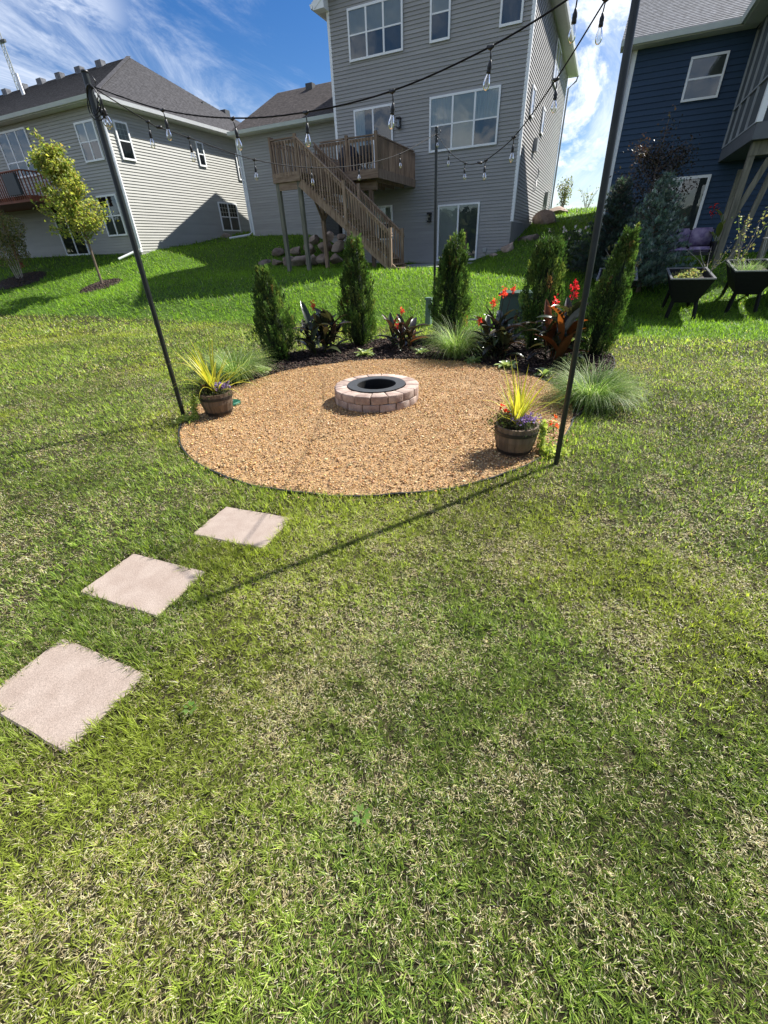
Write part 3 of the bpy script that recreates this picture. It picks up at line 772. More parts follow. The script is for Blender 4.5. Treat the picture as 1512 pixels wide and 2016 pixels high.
# stairs descend towards +x in front of the platform
SX0, SX1, SZ1 = -10.46, -6.95, 1.03
nst = 16
run = (SX1 - SX0) / nst; rise = (DF - SZ1) / (nst + 1)
for i in range(nst):
    x = SX0 + i * run; z = DF - (i + 1) * rise
    MB().box(x, x + run + .03, 16.36, 17.44, z - .038, z).build('tread', M['deck_flat'], DK)
for y in (16.33, 17.47):
    dpart('stringer', MB().beam((SX0 - .05, y, DF - .32), (SX1 + .05, y, SZ1 + .0), .045, .27))
    for off, w_, h_ in ((.98, .09, .04), (.88, .04, .085)):
        dpart('stair_rail', MB().beam((SX0 - .02, y, DF + off - .05), (SX1 + .02, y, SZ1 + rise + off - .06), w_, h_))
    nb = 34
    for i in range(nb):
        t = (i + .5) / nb; x = SX0 + (SX1 - SX0) * t; z = DF - .25 + (SZ1 + rise - DF) * t
        inst(bal, 'baluster', DK, (x - DW.x, y - .035 - DW.y, z + .06 - DW.z), None, (1, 1, 1.06))
    for t, zb in ((.5, -.2), (.99, -.35)):
        x = SX0 + (SX1 - SX0) * t; z = DF + (SZ1 + rise - DF) * t
        dpart('stair_post', MB().box(x - .05, x + .05, y - .095, y + .005, z + zb if t < .9 else SZ1 - .1, z + 1.08))
MB().box(-8.75, -8.63, 16.36, 16.48, 1.0, 2.3).build('post', M['deck'], DK)
MB().box(-8.75, -8.63, 17.32, 17.44, 1.0, 2.3).build('post', M['deck'], DK)
MB().box(SX1 - .05, SX1 + .32, 16.36, 17.44, .95, 1.10).build('tread', M['deck_flat'], DK)

gr = thing('covered_grill', 'dark navy cover draped over a grill on the deck', 'grill', (-10.0, 19.3, DF))
MB().lathe([(.36, 0.02), (.40, .35), (.42, .62), (.40, .78), (.30, .95), (.14, 1.03), (.0, 1.05)], 18, (-10.0, 19.3, DF)).build('cover', M['navy_cover'], gr, True)
MB().lathe([(.43, .60), (.445, .63), (.43, .66)], 18, (-10.0, 19.3, DF)).build('hem_cord', M['black'], gr, True)
ch = thing('patio_chair', 'dark patio chair standing on the deck by the sliding door', 'chair', (-9.0, 18.6, DF))
MB().box(-9.28, -8.72, 18.35, 18.9, DF + .38, DF + .44).build('seat', M['black'], ch)
MB().box(-9.28, -8.72, 18.88, 18.93, DF + .44, DF + .9).build('backrest', M['black'], ch)
for x in (-9.26, -8.74):
    for y in (18.37, 18.9): MB().tube([(x, y, DF), (x, y, DF + .39)], .018, 6).build('leg', M['black'], ch)
    MB().box(x - .025, x + .025, 18.36, 18.9, DF + .58, DF + .61).build('armrest', M['black'], ch)

ac = thing('air_conditioner', 'dark air conditioner unit beside the grey house wing under the deck', 'air conditioner', (-12.15, 21.5, 2.3))
MB().box(-12.6, -11.75, 21.2, 21.95, 2.25, 2.33).build('pad', M['concrete'], ac)
MB().box(-12.55, -11.8, 21.25, 21.9, 2.33, 3.25).build('cabinet', M['ac'], ac)
for k in range(14): MB().box(-12.56, -11.79, 21.24, 21.246, 2.4 + k * .058, 2.425 + k * .058).build('louvre', M['black'], ac)
MB().lathe([(.33, 3.25), (.33, 3.28), (.29, 3.28)], 16, (-12.17, 21.57, 0)).build('fan_ring', M['black'], ac)

# ------------------------------------------------------------------ house on the left
LH = thing('sage_house', 'sage grey house with hip roof and sunlit side wall on the slope', 'house', (-26.5, 17, 1.9))
XL = -20.45; YL = 17.0
lw = MB().box(-38, XL, YL, 29.2, 1.4, 7.5).build('wall', M['left_siding'], LH)
siding(lw, front(YL), -38, XL, 2.0, 7.4, M['left_siding'])
siding(lw, eastside(XL), YL, 29.2, 2.02, 7.4, M['left_siding'])
MB().box(XL - .09, XL + .03, YL - .03, YL + .09, 2.0, 7.45).build('corner_trim', M['white'], LH)
MB().box(XL, XL + .012, YL, 29.2, 1.2, 2.015).build('foundation', M['concrete'], LH)
ez = 7.42; ap = (-24.5, 23.1, 10.65); ap2 = (-37.5, 23.1, 10.65)
roof_plane(LH, (-38.5, YL - .45, ez), (XL + .45, YL - .45, ez), ap, ap2, M['roof'])
roof_plane(LH, (XL + .45, YL - .45, ez), (XL + .45, 29.65, ez), ap, ap, M['roof'])
roof_plane(LH, (XL + .45, 29.65, ez), (-38.5, 29.65, ez), ap2, ap, M['roof'])
MB().beam((XL + .42, YL - .42, ez + .03), (ap[0], ap[1], ap[2] + .02), .2, .03).build('hip_cap', M['roof'], LH)
gutter(LH, (-38.5, YL - .45, ez - .10), (XL + .45, YL - .45, ez - .10), (0, -1, 0))
gutter(LH, (XL + .45, YL - .45, ez - .10), (XL + .45, 29.65, ez - .10), (1, 0, 0), 'white')
MB().box(-38.5, XL + .45, YL - .45, YL - .001, ez - .13, ez - .105).build('soffit', M['soffit'], LH)
MB().box(XL + .001, XL + .45, YL, 29.65, ez - .13, ez - .105).build('soffit', M['soffit'], LH)
for x in (-26.2, -27.9, -29.6, -31.3, -33.0, -34.7):
    vb = MB().box(x - .22, x + .22, 22.55, 22.85, 10.36, 10.66).build('roof_vent', M['roof_pale'], LH)
MB().tube([(-30.6, 20.9, 9.3), (-30.6, 20.9, 10.4)], .09, 8).build('vent_stack', M['white'], LH)
for y in (25.6, 27.4):
    MB().box(-22.6, -22.2, y - .2, y + .2, 8.86, 9.1).build('roof_vent', M['steel'], LH)
MB().tube([(XL + .5, YL - .3, ez - .1), (XL + .12, YL - .06, ez - .35), (XL + .1, YL - .07, 2.2), (XL + .05, YL - .2, 2.08), (XL - .3, YL - 1.1, 1.75)], .05, 6).build('downspout', M['white'], LH)
FL = front(YL)
window(LH, FL, -22.2, -20.95, 5.5, 6.85, 2, 2, top='blind', low='screen')
window(LH, FL, -27.9, -25.6, 5.35, 7.1, 3, 2, top='screen', low='dark', rail=5.95)
window(LH, FL, -22.28, -20.95, 2.70, 4.30, 2, 2, top='dark', low='screen')
window(LH, FL, -25.95, -24.1, 2.0, 4.2, 2, 1, top='dark', name='sliding_door', fw=.07)
FS = eastside(XL)
window(LH, FS, 17.45, 18.15, 5.52, 6.85, 1, 2, top='blind', low='screen', grid=(3, 3))
window(LH, FS, 22.18, 22.68, 5.78, 6.8, 1, 2, top='blind', low='screen', grid=(2, 3))
window(LH, FS, 25.2, 25.85, 5.45, 6.68, 1, 2, top='blind', low='screen', grid=(2, 3))
window(LH, FS, 22.95, 24.5, 2.92, 4.30, 2, 2, top='dark', low='screen', grid=(3, 3))
# red deck on its rear wall
RD = thing('red_deck', 'red-brown stained deck hanging on the rear wall of the sage house', 'deck', (-27.5, 15.5, 2.0))
MB().box(-33, -23.9, 14.9, 16.97, 4.1, 4.33).build('platform', M['red_deck'], RD)
rb = MB().box(-.02, .02, -.02, .02, 0, 1.0).mesh('baluster', M['red_deck'])
RW = wloc(RD)
for i in range(57):
    inst(rb, 'baluster', RD, (-33 + i * .16 - RW.x, 14.88 - RW.y, 4.2 - RW.z))
for i in range(13):
    inst(rb, 'baluster', RD, (-23.88 - RW.x, 14.95 + i * .16 - RW.y, 4.2 - RW.z))
MB().box(-33, -23.85, 14.83, 14.95, 5.18, 5.22).build('top_rail', M['red_deck'], RD)
MB().box(-23.94, -23.82, 14.96, 16.95, 5.18, 5.22).build('top_rail', M['red_deck'], RD)
for x in (-32.5, -29.8, -26.9): MB().box(x - .07, x + .07, 14.95, 15.09, 1.2, 4.1).build('post', M['red_deck'], RD)
MB().box(-25.0, -24.1, 14.70, 14.82, 4.35, 5.1).build('planter_box', M['steel'], RD)
# roof of the next house
NH = thing('far_house', 'grey shingled roof of a house beyond the sage house', 'house', (-62, 45, 2))
MB().box(-75, -58, 41, 52, 1.5, 13.5).build('wall', M['left_siding'], NH)
roof_plane(NH, (-76, 40.5, 13.5), (-57.5, 40.5, 13.5), (-69, 46.5, 19.2), (-72, 46.5, 19.2), M['roof'])
roof_plane(NH, (-57.5, 40.5, 13.5), (-57.5, 52.5, 13.5), (-69, 46.5, 19.2), (-69, 46.5, 19.2), M['roof'])

# ------------------------------------------------------------------ navy house on the right
BH = thing('navy_house', 'navy blue lap-sided house with screened porch behind the raised planters', 'house', (5, 21, 1.1))
YB = 21.0
bw = MB().box(-.26, 14, YB, 33, .6, 7.05).build('wall', M['blue_siding'], BH)
siding(bw, front(YB), -.26, 5.6, 1.12, 7.0, M['blue_siding'], .15)
MB().box(-.33, -.19, YB - .03, YB + .09, 1.3, 7.0).build('corner_trim', M['white'], BH)
MB().box(-.43, -.335, YB - .10, YB + .02, 1.6, 6.85).build('downspout', M['concrete'], BH)
roof_plane(BH, (-.7, YB - .45, 6.95), (14, YB - .45, 6.95), (14, 27.2, 10.6), (-.7, 27.2, 10.6), M['roof_pale'])
roof_plane(BH, (14, 33.5, 6.95), (-.7, 33.5, 6.95), (-.7, 27.2, 10.6), (14, 27.2, 10.6), M['roof_pale'])
gutter(BH, (-.7, YB - .45, 6.82), (2.55, YB - .45, 6.82), (0, -1, 0))
MB().box(-.7, 2.9, YB - .45, YB - .001, 6.80, 6.822).build('soffit', M['soffit'], BH)
FB = front(YB)
window(BH, FB, 1.39, 2.39, 5.36, 6.40, 1, 2, top='screen', low='screen', fw=.06)
window(BH, FB, 1.2, 2.87, 1.25, 3.42, 2, 1, top=['blind', 'screen'], name='sliding_door', fw=.08)
# screened porch
PX0, PX1, PY0 = 2.95, 4.3, 16.8
MB().box(PX0, PX1, PY0, YB, 3.72, 4.06).build('porch_floor', M['porch_grey'], BH)
MB().box(PX0 + .03, PX0 + .05, PY0, YB - .02, 4.06, 6.75).build('porch_screen', M['screen'], BH)
MB().box(PX0, PX1, PY0 + .03, PY0 + .05, 4.06, 6.75).build('porch_screen', M['screen'], BH)
FP = westside(PX0)
for y in (20.95, 20.05, 19.1, 18.1):
    MB().box(y - .02, y + .02, -.03, .02, 4.06, 6.75, FP).build('screen_mullion', M['porch_trim'], BH)
MB().box(PY0 - .02, PY0 + .13, -.10, .03, 4.06, 6.75, FP).build('porch_corner_post', M['white'], BH)
for z in (4.08, 5.0): MB().box(PY0 + .14, YB - .03, -.03, .015, z - .02, z + .02, FP).build('screen_rail', M['porch_trim'], BH)
MB().box(PX0 - .02, PX1, PY0, YB - .02, 6.74, 6.86).build('porch_head', M['porch_grey'], BH)
roof_plane(BH, (2.5, 16.35, 6.95), (2.5, 20.6, 6.95), (3.62, 22.2, 7.62), (3.62, 16.35, 7.62), M['roof_pale'])
roof_plane(BH, (4.75, 20.6, 6.95), (4.75, 16.35, 6.95), (3.62, 16.35, 7.62), (3.62, 22.2, 7.62), M['roof_pale'])
gutter(BH, (2.5, YB - .45, 6.82), (2.5, 16.3, 6.82), (-1, 0, 0))
MB().box(2.5, 2.95, 16.35, YB - .46, 6.80, 6.822).build('soffit', M['soffit'], BH)
MB().box(3.05, 4.25, 17.05, 17.25, 3.42, 3.715).build('porch_beam', M['post_green'], BH)
for x, y in ((3.12, 17.15), (3.55, 20.3), (4.15, 17.15)):
    MB().box(x - .075, x + .075, y - .075, y + .075, z1(x, y) - .1, 3.42).build('porch_post', M['post_green'], BH)
MB().beam((3.15, 17.2, 2.0), (3.55, 17.2, 3.35), .06, .14).build('porch_brace', M['post_green'], BH)
MB().beam((3.45, 17.2, 1.0), (3.75, 17.2, 3.40), .12, .12).build('porch_brace', M['post_green'], BH)

# ================================================================== GARDEN
# ------------------------------------------------------------------ gravel circle
GZ0 = 0.012
mb = MB(); ring = [(GC[0] + (float(grr(2 * PI * k / 72)) - .01) * math.cos(2 * PI * k / 72), GC[1] + (float(grr(2 * PI * k / 72)) - .01) * math.sin(2 * PI * k / 72), GZ0) for k in range(72)]
mb.add(ring, [tuple(range(72))])
M['gravel_base'] = pmat('gravel_base', (0.34, 0.215, 0.105), 0.9, 0.3, 30, 0.8, 90, fine=0.4, fscale=70)
gb = mb.build('gravel_bed', M['gravel_base']); tag(gb, kind='structure')
ICO = np.array([(1, 0, 0), (-1, 0, 0), (0, 1, 0), (0, -1, 0), (.2, .1, 1), (-.1, .15, -1.0)], float)
ICF = np.array([(0, 2, 4), (2, 1, 4), (1, 3, 4), (3, 0, 4), (2, 0, 5), (1, 2, 5), (3, 1, 5), (0, 3, 5)])
def scatter_rocks(name, pos, size, flat, col, mat, jit=.18):
    n = len(pos); a = rng.random(n) * 2 * PI
    V = ICO[None] * (1 + rng.normal(0, jit, (n, 6, 1))) * (size[:, None, None]) * np.stack([rng.uniform(.8, 1.35, n), rng.uniform(.6, 1.0, n), flat * rng.uniform(.7, 1.3, n)], 1)[:, None, :]
    tl = rng.normal(0, .3, n)
    c, s = np.cos(a)[:, None], np.sin(a)[:, None]; ct, st = np.cos(tl)[:, None], np.sin(tl)[:, None]
    x, y, z = V[..., 0], V[..., 1], V[..., 2]
    x, z = x * ct - z * st, x * st + z * ct
    V = np.stack([x * c - y * s, x * s + y * c, z], -1) + pos[:, None, :]
    tr = (np.arange(n) * 6)[:, None, None] + ICF[None]
    return np_mesh(name, V.reshape(-1, 3), tris=tr.reshape(-1, 3), col=np.repeat(col[:, None, :], 6, 1), mat=mat, smooth=False)
def stonemat(name, rough=.75, spec=.35):
    m, nt, out = nodes_of(name); a = nt.nodes.new('ShaderNodeAttribute'); a.attribute_name = 'col'
    b = nt.nodes.new('ShaderNodeBsdfPrincipled'); b.inputs['Roughness'].default_value = rough; b.inputs['Specular IOR Level'].default_value = spec
    nt.links.new(a.outputs['Color'], b.inputs['Base Color']); nt.links.new(b.outputs[0], out.inputs[0]); return m
M['pebble'] = stonemat('pebble'); M['chip'] = stonemat('chip', .85, .25)
PC = np.array([-2.36, 4.93])
n = 80000
aa = rng.random(n) * 2 * PI; rr = grr(aa) * np.sqrt(rng.random(n))
px_, py_ = GC[0] + (rr - .02) * np.cos(aa), GC[1] + (rr - .02) * np.sin(aa)
k = np.hypot(px_ - PC[0], py_ - PC[1]) > .36
px_, py_ = px_[k], py_[k]; n = len(px_)
hz = 0.03 * (fbm(px_, py_, 1.7) - .5) + .022 * (fbm(px_, py_, 5.0) - .5)
st_ = rng.random(n) < .006; ang_ = np.arctan2(py_ - GC[1], px_ - GC[0]); rs_ = grr(ang_) + np.abs(rng.normal(0, .07, n)); px_ = np.where(st_, GC[0] + rs_ * np.cos(ang_), px_); py_ = np.where(st_, GC[1] + rs_ * np.sin(ang_), py_)
pc = palette(n, [(0.53, 0.31, 0.12), (0.58, 0.38, 0.18), (0.44, 0.235, 0.085), (0.62, 0.46, 0.265), (0.30, 0.155, 0.06), (0.55, 0.34, 0.135), (0.38, 0.26, 0.145)], .16)
sz = np.clip(.0062 * np.exp(rng.normal(0, .42, n)), .003, .022)
peb = np_obj('gravel', scatter_rocks('gravel', np.stack([px_, py_, GZ0 + .012 + hz + rng.uniform(-.004, .008, n)], 1), sz, .62, pc, M['pebble']))
tag(peb, 'tan pea gravel filling the circle round the fire pit', 'gravel', kind='stuff')

# ------------------------------------------------------------------ mulch bed and edging
arc = [tuple(GC + np.array([math.cos(t), math.sin(t)]) * (float(grr(t)) + .01)) for t in np.linspace(a1, a0 % (2 * PI), 60)]
poly = list(map(tuple, OUT)) + arc
from mathutils.geometry import tessellate_polygon
tri = tessellate_polygon([[Vector((p[0], p[1], 0)) for p in poly]])
M['mulch_base'] = pmat('mulch_base', (0.028, 0.018, 0.014), 0.9, 0.4, 25, 0.9, 50)
mbed = MB().add([(p[0], p[1], .010) for p in poly], [tuple(t) for t in tri]).build('mulch_bed', M['mulch_base']); tag(mbed, kind='structure')
x = rng.uniform(-5.6, 1.0, 60000); y = rng.uniform(4, 10.1, 60000); kk = inbed(x, y); x, y = x[kk][:15000], y[kk][:15000]; n = len(x)
chp = scatter_rocks('mulch', np.stack([x, y, .014 + rng.random(n) * .03], 1), rng.uniform(.012, .036, n), .3, palette(n, [(0.03, 0.018, 0.014), (0.05, 0.03, 0.022), (0.085, 0.055, 0.04), (0.02, 0.013, 0.011), (.12, .085, .065)], .2, p=[.3, .3, .15, .2, .05]), M['chip'], .35)
tag(np_obj('bark_mulch', chp), 'dark shredded bark mulch covering the planting bed', 'mulch', kind='stuff')
def strip(name, pts, h, w, label):
    vs = []; fs = []
    for i, p in enumerate(pts):
        a = Vector(pts[max(0, i - 1)]); b_ = Vector(pts[min(len(pts) - 1, i + 1)]); d = (b_ - a); d = Vector((d[0], d[1])).normalized(); nn = Vector((-d.y, d.x)) * w / 2
        wob = .006 * math.sin(i * .9) + .004 * math.sin(i * 2.3)
        for sx, z in ((-1, -.03), (1, -.03), (1.0, h + wob - .012), (1.5, h + wob), (-1.5, h + wob), (-1.0, h + wob - .012)):
            vs.append((p[0] + nn.x * sx, p[1] + nn.y * sx, z))
    k = 6
    for i in range(len(pts) - 1):
        for j in range(k): fs.append((i * k + j, i * k + (j + 1) % k, (i + 1) * k + (j + 1) % k, (i + 1) * k + j))
    o = MB().add(vs, fs).build(name, M['edging'])
    tag(o, label, 'edging', 'black garden edging strips'); return o
full = [tuple(GC + np.array([math.cos(t), math.sin(t)]) * float(grr(t))) for t in np.linspace(0, 2 * PI, 121)]
strip('garden_edging', full, .024, .010, 'black plastic edging strip ringing the gravel circle')
strip('garden_edging', [tuple(p) for p in OUT], .04, .010, 'black plastic edging strip along the outside of the mulch bed')

# ------------------------------------------------------------------ stepping stones
for i, (x, y, lx, ly, rz) in enumerate(STONES):
    mb = MB(); h = .013; b_ = .007
    prof = [(1, 0, -.05), (1, 0, h - b_), (1, -b_, h)]
    nn = 10; rings = []
    def edge(ins):
        pts = []
        for (sx, sy, ex_, ey_) in ((-1, -1, 1, -1), (1, -1, 1, 1), (1, 1, -1, 1), (-1, 1, -1, -1)):
            for k in range(nn):
                t = k / nn; pts.append(((sx + (ex_ - sx) * t) * (lx / 2 - ins), (sy + (ey_ - sy) * t) * (ly / 2 - ins)))
        return pts
    jit_ = [(random.gauss(0, .0018), random.gauss(0, .0018)) for _ in range(4 * nn)]
    vs = []
    for ins, z in ((0, -.05), (0, h - b_), (b_, h)):
        vs += [(p[0] + j[0], p[1] + j[1], z) for p, j in zip(edge(ins), jit_)]
    k4 = 4 * nn; fs = [(r_ * k4 + j, r_ * k4 + (j + 1) % k4, (r_ + 1) * k4 + (j + 1) % k4, (r_ + 1) * k4 + j) for r_ in range(2) for j in range(k4)]
    fs.append(tuple(range(2 * k4, 3 * k4)))
    mb.add(vs, fs)
    o = mb.build('stepping_stone', M['paver']); o.location = (x, y, 0); o.rotation_euler = (0, 0, rz)
    tag(o, ['pinkish concrete paver farthest along the path from the gravel circle', 'pinkish concrete paver in the middle of the three stepping stones', 'pinkish concrete paver next to the gravel circle edge'][i], 'paver', 'stepping stones leading to the fire pit')

# ------------------------------------------------------------------ fire pit
import bmesh
FPIT = thing('fire_pit', 'round fire pit of two courses of tumbled pinkish blocks with black steel ring', 'fire pit', (PC[0], PC[1], 0))
def block_mesh(seed, da, r0, r1, h):
    rn = random.Random(seed); bm = bmesh.new()
    vs = []
    for z in (0, h):
        for r_, a in ((r0, -da), (r1, -da), (r1, 0), (r1, da), (r0, da), (r0, 0)):
            rr_ = r_ + (0.004 if a == 0 and r_ == r1 else 0)
            vs.append(bm.verts.new((rr_ * math.cos(a), rr_ * math.sin(a), z)))
    for f_ in ((5, 4, 3, 2, 1, 0), (6, 7, 8, 9, 10, 11)): bm.faces.new([vs[i] for i in f_])
    for i in range(6): bm.faces.new([vs[i], vs[(i + 1) % 6], vs[6 + (i + 1) % 6], vs[6 + i]])
    bm.normal_update()
    bmesh.ops.bevel(bm, geom=[e for e in bm.edges], offset=.011, segments=2, profile=.6, affect='EDGES')
    for v in bm.verts: v.co += Vector((rn.gauss(0, .0016), rn.gauss(0, .0016), rn.gauss(0, .0016)))
    me = bpy.data.meshes.new('block'); bm.to_mesh(me); bm.free(); me.materials.append(M['block'])
    me.polygons.foreach_set('use_smooth', [True] * len(me.polygons)); return me
NB = 16; bms = [block_mesh(i, PI / NB * .955, .375, .545, .098) for i in range(4)]
for c in range(3):
    for k in range(NB):
        o = inst(bms[(k * 7 + c) % 4], 'block', FPIT, (random.gauss(0, .002), random.gauss(0, .002), -.085 + c * .101), (0, 0, 2 * PI * (k + .5 * (c % 2)) / NB + .1))
FT = -.085 + 3 * .101
MB().lathe([(.375, FT + .004), (.375, FT + .009), (.255, FT + .007), (.252, FT - .004)], 48).build('steel_ring', M['steel'], FPIT, world=False)
MB().lathe([(.252, FT - .004), (.251, .0)], 48).build('sooty_liner', M['soot'], FPIT, world=False)
MB().lathe([(.0, .02), (.15, .03), (.252, .015)], 24).build('ash_bed', M['soot'], FPIT, world=False)

# ------------------------------------------------------------------ boulders
def boulder(name, loc, size, label, group, seed):
    r_ = np.random.default_rng(seed); V = []
    bm = bmesh.new(); bmesh.ops.create_icosphere(bm, subdivisions=3, radius=1.0)
    planes = r_.normal(size=(14, 3)); planes /= np.linalg.norm(planes, axis=1, keepdims=True); cut = r_.uniform(.42, .82, 14)
    ph = r_.uniform(0, 6, 6)
    for v in bm.verts:
        p = np.array(v.co)
        for a, c in zip(planes, cut):
            d = p @ a
            if d > c: p = p - a * (d - c) * .95
        p = p * (1 + .07 * math.sin(3 * p[0] + ph[0]) * math.sin(3 * p[1] + ph[1]) + .03 * math.sin(7 * p[2] + ph[2]))
        v.co = Vector((p[0] * size[0], p[1] * size[1], p[2] * size[2]))
    me = bpy.data.meshes.new(name); bm.to_mesh(me); bm.free(); me.materials.append(M['boulder'])
    me.polygons.foreach_set('use_smooth', [False] * len(me.polygons))
    o = np_obj(name, me, None, loc); o.rotation_euler = (0, 0, r_.uniform(0, 6)); tag(o, label, 'boulder', group); return o
rows = [([(-15.41, 1.12), (-14.59, 1.21), (-13.89, 1.3), (-13.17, 1.34), (-12.6, 1.33), (-12.0, 1.36), (-11.4, 1.36), (-10.67, 1.42)], 18.9, .37),
        ([(-14.47, 1.75), (-13.4, 1.8), (-12.6, 1.83), (-11.75, 1.86), (-11.05, 1.84)], 19.8, .34),
        ([(-12.8, 2.2), (-12.0, 2.25), (-11.35, 2.2)], 20.6, .32)]
lab = ['grey boulder in the bottom course of the retaining wall under the deck', 'grey boulder in the middle course of the retaining wall under the deck', 'grey boulder in the top course of the retaining wall under the deck']
sd_ = 100
for r_, (L_, y, s) in enumerate(rows):
    for bi_, (x, z) in enumerate(L_):
        sd_ += 1
        lb_ = lab[r_] if 0 < bi_ < len(L_) - 1 else ['bottom', 'middle', 'top'][r_] + ('-course boulder of the deck wall farthest from the stairs' if bi_ == 0 else '-course boulder of the deck wall closest to the stairs')
        boulder('boulder', (x, y + random.uniform(-.1, .1), z), (s * random.uniform(1.05, 1.5), s * random.uniform(.85, 1.15), s * random.uniform(.66, .95)), lb_, 'boulders of the retaining wall by the deck', sd_)
rb_ = [((-3.65, 21.15, 1.55), .42, 'flat tan boulder set against the corner of the grey house'), ((-4.2, 21.15, 1.22), .30, 'small tan boulder beside the outlet cover of the grey house'), ((-4.55, 21.05, 1.0), .24, 'low tan stone at the foot of the grey house wall'),
       ((-3.05, 22.3, 1.75), .62, 'dark boulder on the slope at the grey house corner'), ((-2.95, 27.4, 2.62), .85, 'large dark boulder on the hill beside the sunlit siding'), ((-2.9, 33.2, 3.2), .75, 'dark boulder under the white downspout on the hill'),
       ((-20.0, 22.6, 2.6), .38, 'small boulder below the basement window of the sage house')]
for i, (p, s, l) in enumerate(rb_):
    boulder('boulder', p, (s * 1.15, s * .9, s * .62), l, None, 300 + i)

# ------------------------------------------------------------------ poles and string lights
PL = Vector((-4.40, 3.57, 0)); PM = Vector((-3.37, 10.40, .04)); PR = Vector((-.02, 3.71, 0))
def pole(loc, top, r_, label):
    o = thing('light_pole', label, 'pole', loc, group='dark metal poles holding the string lights')
    l = Vector(loc); t = Vector(top); mid = l.lerp(t, .45)
    MB().tube([l - Vector((0, 0, .1)), mid], r_ * .93, 14, False).build('lower_tube', M['pole'], o, True)
    MB().tube([mid - (t - l) * .012, t], r_, 14, False).build('upper_tube', M['pole'], o, True)
    MB().tube([t - Vector((0, 0, .005)), t + Vector((0, 0, .012))], r_ * 1.08, 14).build('cap', M['black'], o, True)
    hk = [t + Vector((.0, 0, -.10)), t + Vector((.06, .01, -.10)), t + Vector((.085, .01, -.06)), t + Vector((.06, .01, -.03))]
    MB().tube(hk, .006, 6).build('hook', M['black'], o, True)
    return o
pole(PL, (-4.335, 3.57, 3.07), .0275, 'dark metal light pole beside the left barrel planter')
pole(PM, (-3.42, 10.40, 3.66), .029, 'dark metal light pole standing behind the mulch bed')
pole(PR, (-.10, 3.71, 3.08), .0235, 'dark metal light pole at the edge of the gravel beside the right barrel')
sock = MB().lathe([(.004, .0), (.011, -.004), (.013, -.018), (.019, -.03), (.020, -.055), (.018, -.06), (.0205, -.075), (.0195, -.088), (.0, -.09)], 12).mesh('socket', M['black'], True)
bulbm = MB().lathe([(.013, -.084), (.0165, -.10), (.026, -.125), (.0305, -.148), (.030, -.165), (.024, -.185), (.012, -.197), (.0, -.200)], 16).mesh('bulb', M['bulb'], True)
M['filament'] = pmat('filament', (0.55, 0.42, 0.25), 0.4, 0.1, 10, metal=0.6)
filam = MB().tube([(-.006, 0, -.09), (-.012, 0, -.14), (-.004, 0, -.175), (.004, 0, -.175), (.012, 0, -.14), (.006, 0, -.09)], .0012, 4).mesh('filament', M['filament'])
def string_light(label, nodes, ends, bulbs, drop=.058):
    """nodes: sockets' junctions on the cord; ends: cord end points"""
    o = thing('string_light', label, 'string light', Vector(nodes[0]), group='string lights between the poles')
    pts = [ends[0]] + list(nodes) + [ends[1]]
    sp = spline(pts, 6)
    W = wloc(o)
    MB().tube([Vector(p) for p in sp], .0052, 6).build('cord', M['cord'], o, True)
    for i, p in enumerate(nodes):
        if not bulbs[i]: 
            MB().tube([Vector(p) + Vector((-.03, 0, .005)), Vector(p) + Vector((.03, 0, -.005))], .013, 8).build('plug', M['black'], o, True); continue
        p = Vector(p); j = Vector((random.gauss(0, .006), random.gauss(0, .006), 0))
        MB().tube([p + Vector((-.022, 0, .002)), p + Vector((0, 0, -.006)), p + Vector((.022, 0, .002))], [.008, .013, .008], 8).build('junction', M['black'], o, True)
        MB().tube([p, p + j * .6 + Vector((0, 0, -drop * .5)), p + j + Vector((0, 0, -drop))], .0042, 6).build('drop_cord', M['black'], o, True)
        s = inst(sock, 'socket', o, p + j + Vector((0, 0, -drop)) - W, (random.gauss(0, .06), random.gauss(0, .06), 0), (.70,) * 3)
        b_ = inst(bulbm, 'bulb', s, (0, 0, 0)); inst(filam, 'filament', s, (0, 0, 0))
    return o
A_ = [(-3.58, 3.59, 2.75), (-2.88, 3.6, 2.62), (-2.21, 3.62, 2.58), (-1.52, 3.64, 2.61), (-.87, 3.67, 2.73), (-.40, 3.70, 2.88)]
string_light('black string light from the left pole across the front to the right pole', A_, [(-4.30, 3.575, 2.98), (-.09, 3.71, 3.02)], [1, 1, 1, 1, 1, 1])
B_ = [(-4.24, 4.03, 2.82), (-4.225, 4.14, 2.795), (-4.18, 4.46, 2.76), (-4.06, 5.35, 2.67), (-3.91, 6.4, 2.69), (-3.75, 7.58, 2.83), (-3.58, 8.86, 3.1)]
string_light('black string light from the left pole back to the far pole', B_, [(-4.30, 3.60, 2.97), (-3.41, 10.38, 3.57)], [1, 0, 1, 1, 1, 1, 1])
C_ = [(-3.40, 10.36, 3.555), (-2.77, 9.16, 3.09), (-2.11, 7.82, 2.73), (-1.68, 6.93, 2.60), (-1.53, 6.63, 2.58), (-1.03, 5.61, 2.6), (-.58, 4.68, 2.76), (-.27, 4.06, 2.94)]
string_light('black string light from the far pole forward to the right pole', C_, [(-3.42, 10.42, 3.58), (-.10, 3.72, 3.03)], [1, 1, 1, 0, 1, 1, 1, 1])
bundle = thing('cord_bundle', 'coiled spare end of string light tied to the left pole', 'cord', (-4.33, 3.57, 2.9), group=None)
W_ = wloc(bundle)
for k in range(4):
    cc_ = Vector((-4.31 + .012 * k, 3.56 - .012 * k, 2.90 - .012 * k)); rr_ = .065 + .012 * k
    MB().tube([cc_ + Vector((rr_ * .9 * math.cos(t), .015 * math.sin(2 * t + k), rr_ * 1.15 * math.sin(t))) for t in np.linspace(.4 * k, 2 * PI + .4 * k, 18)], .0048, 5).build('loop', M['black'], bundle, True)
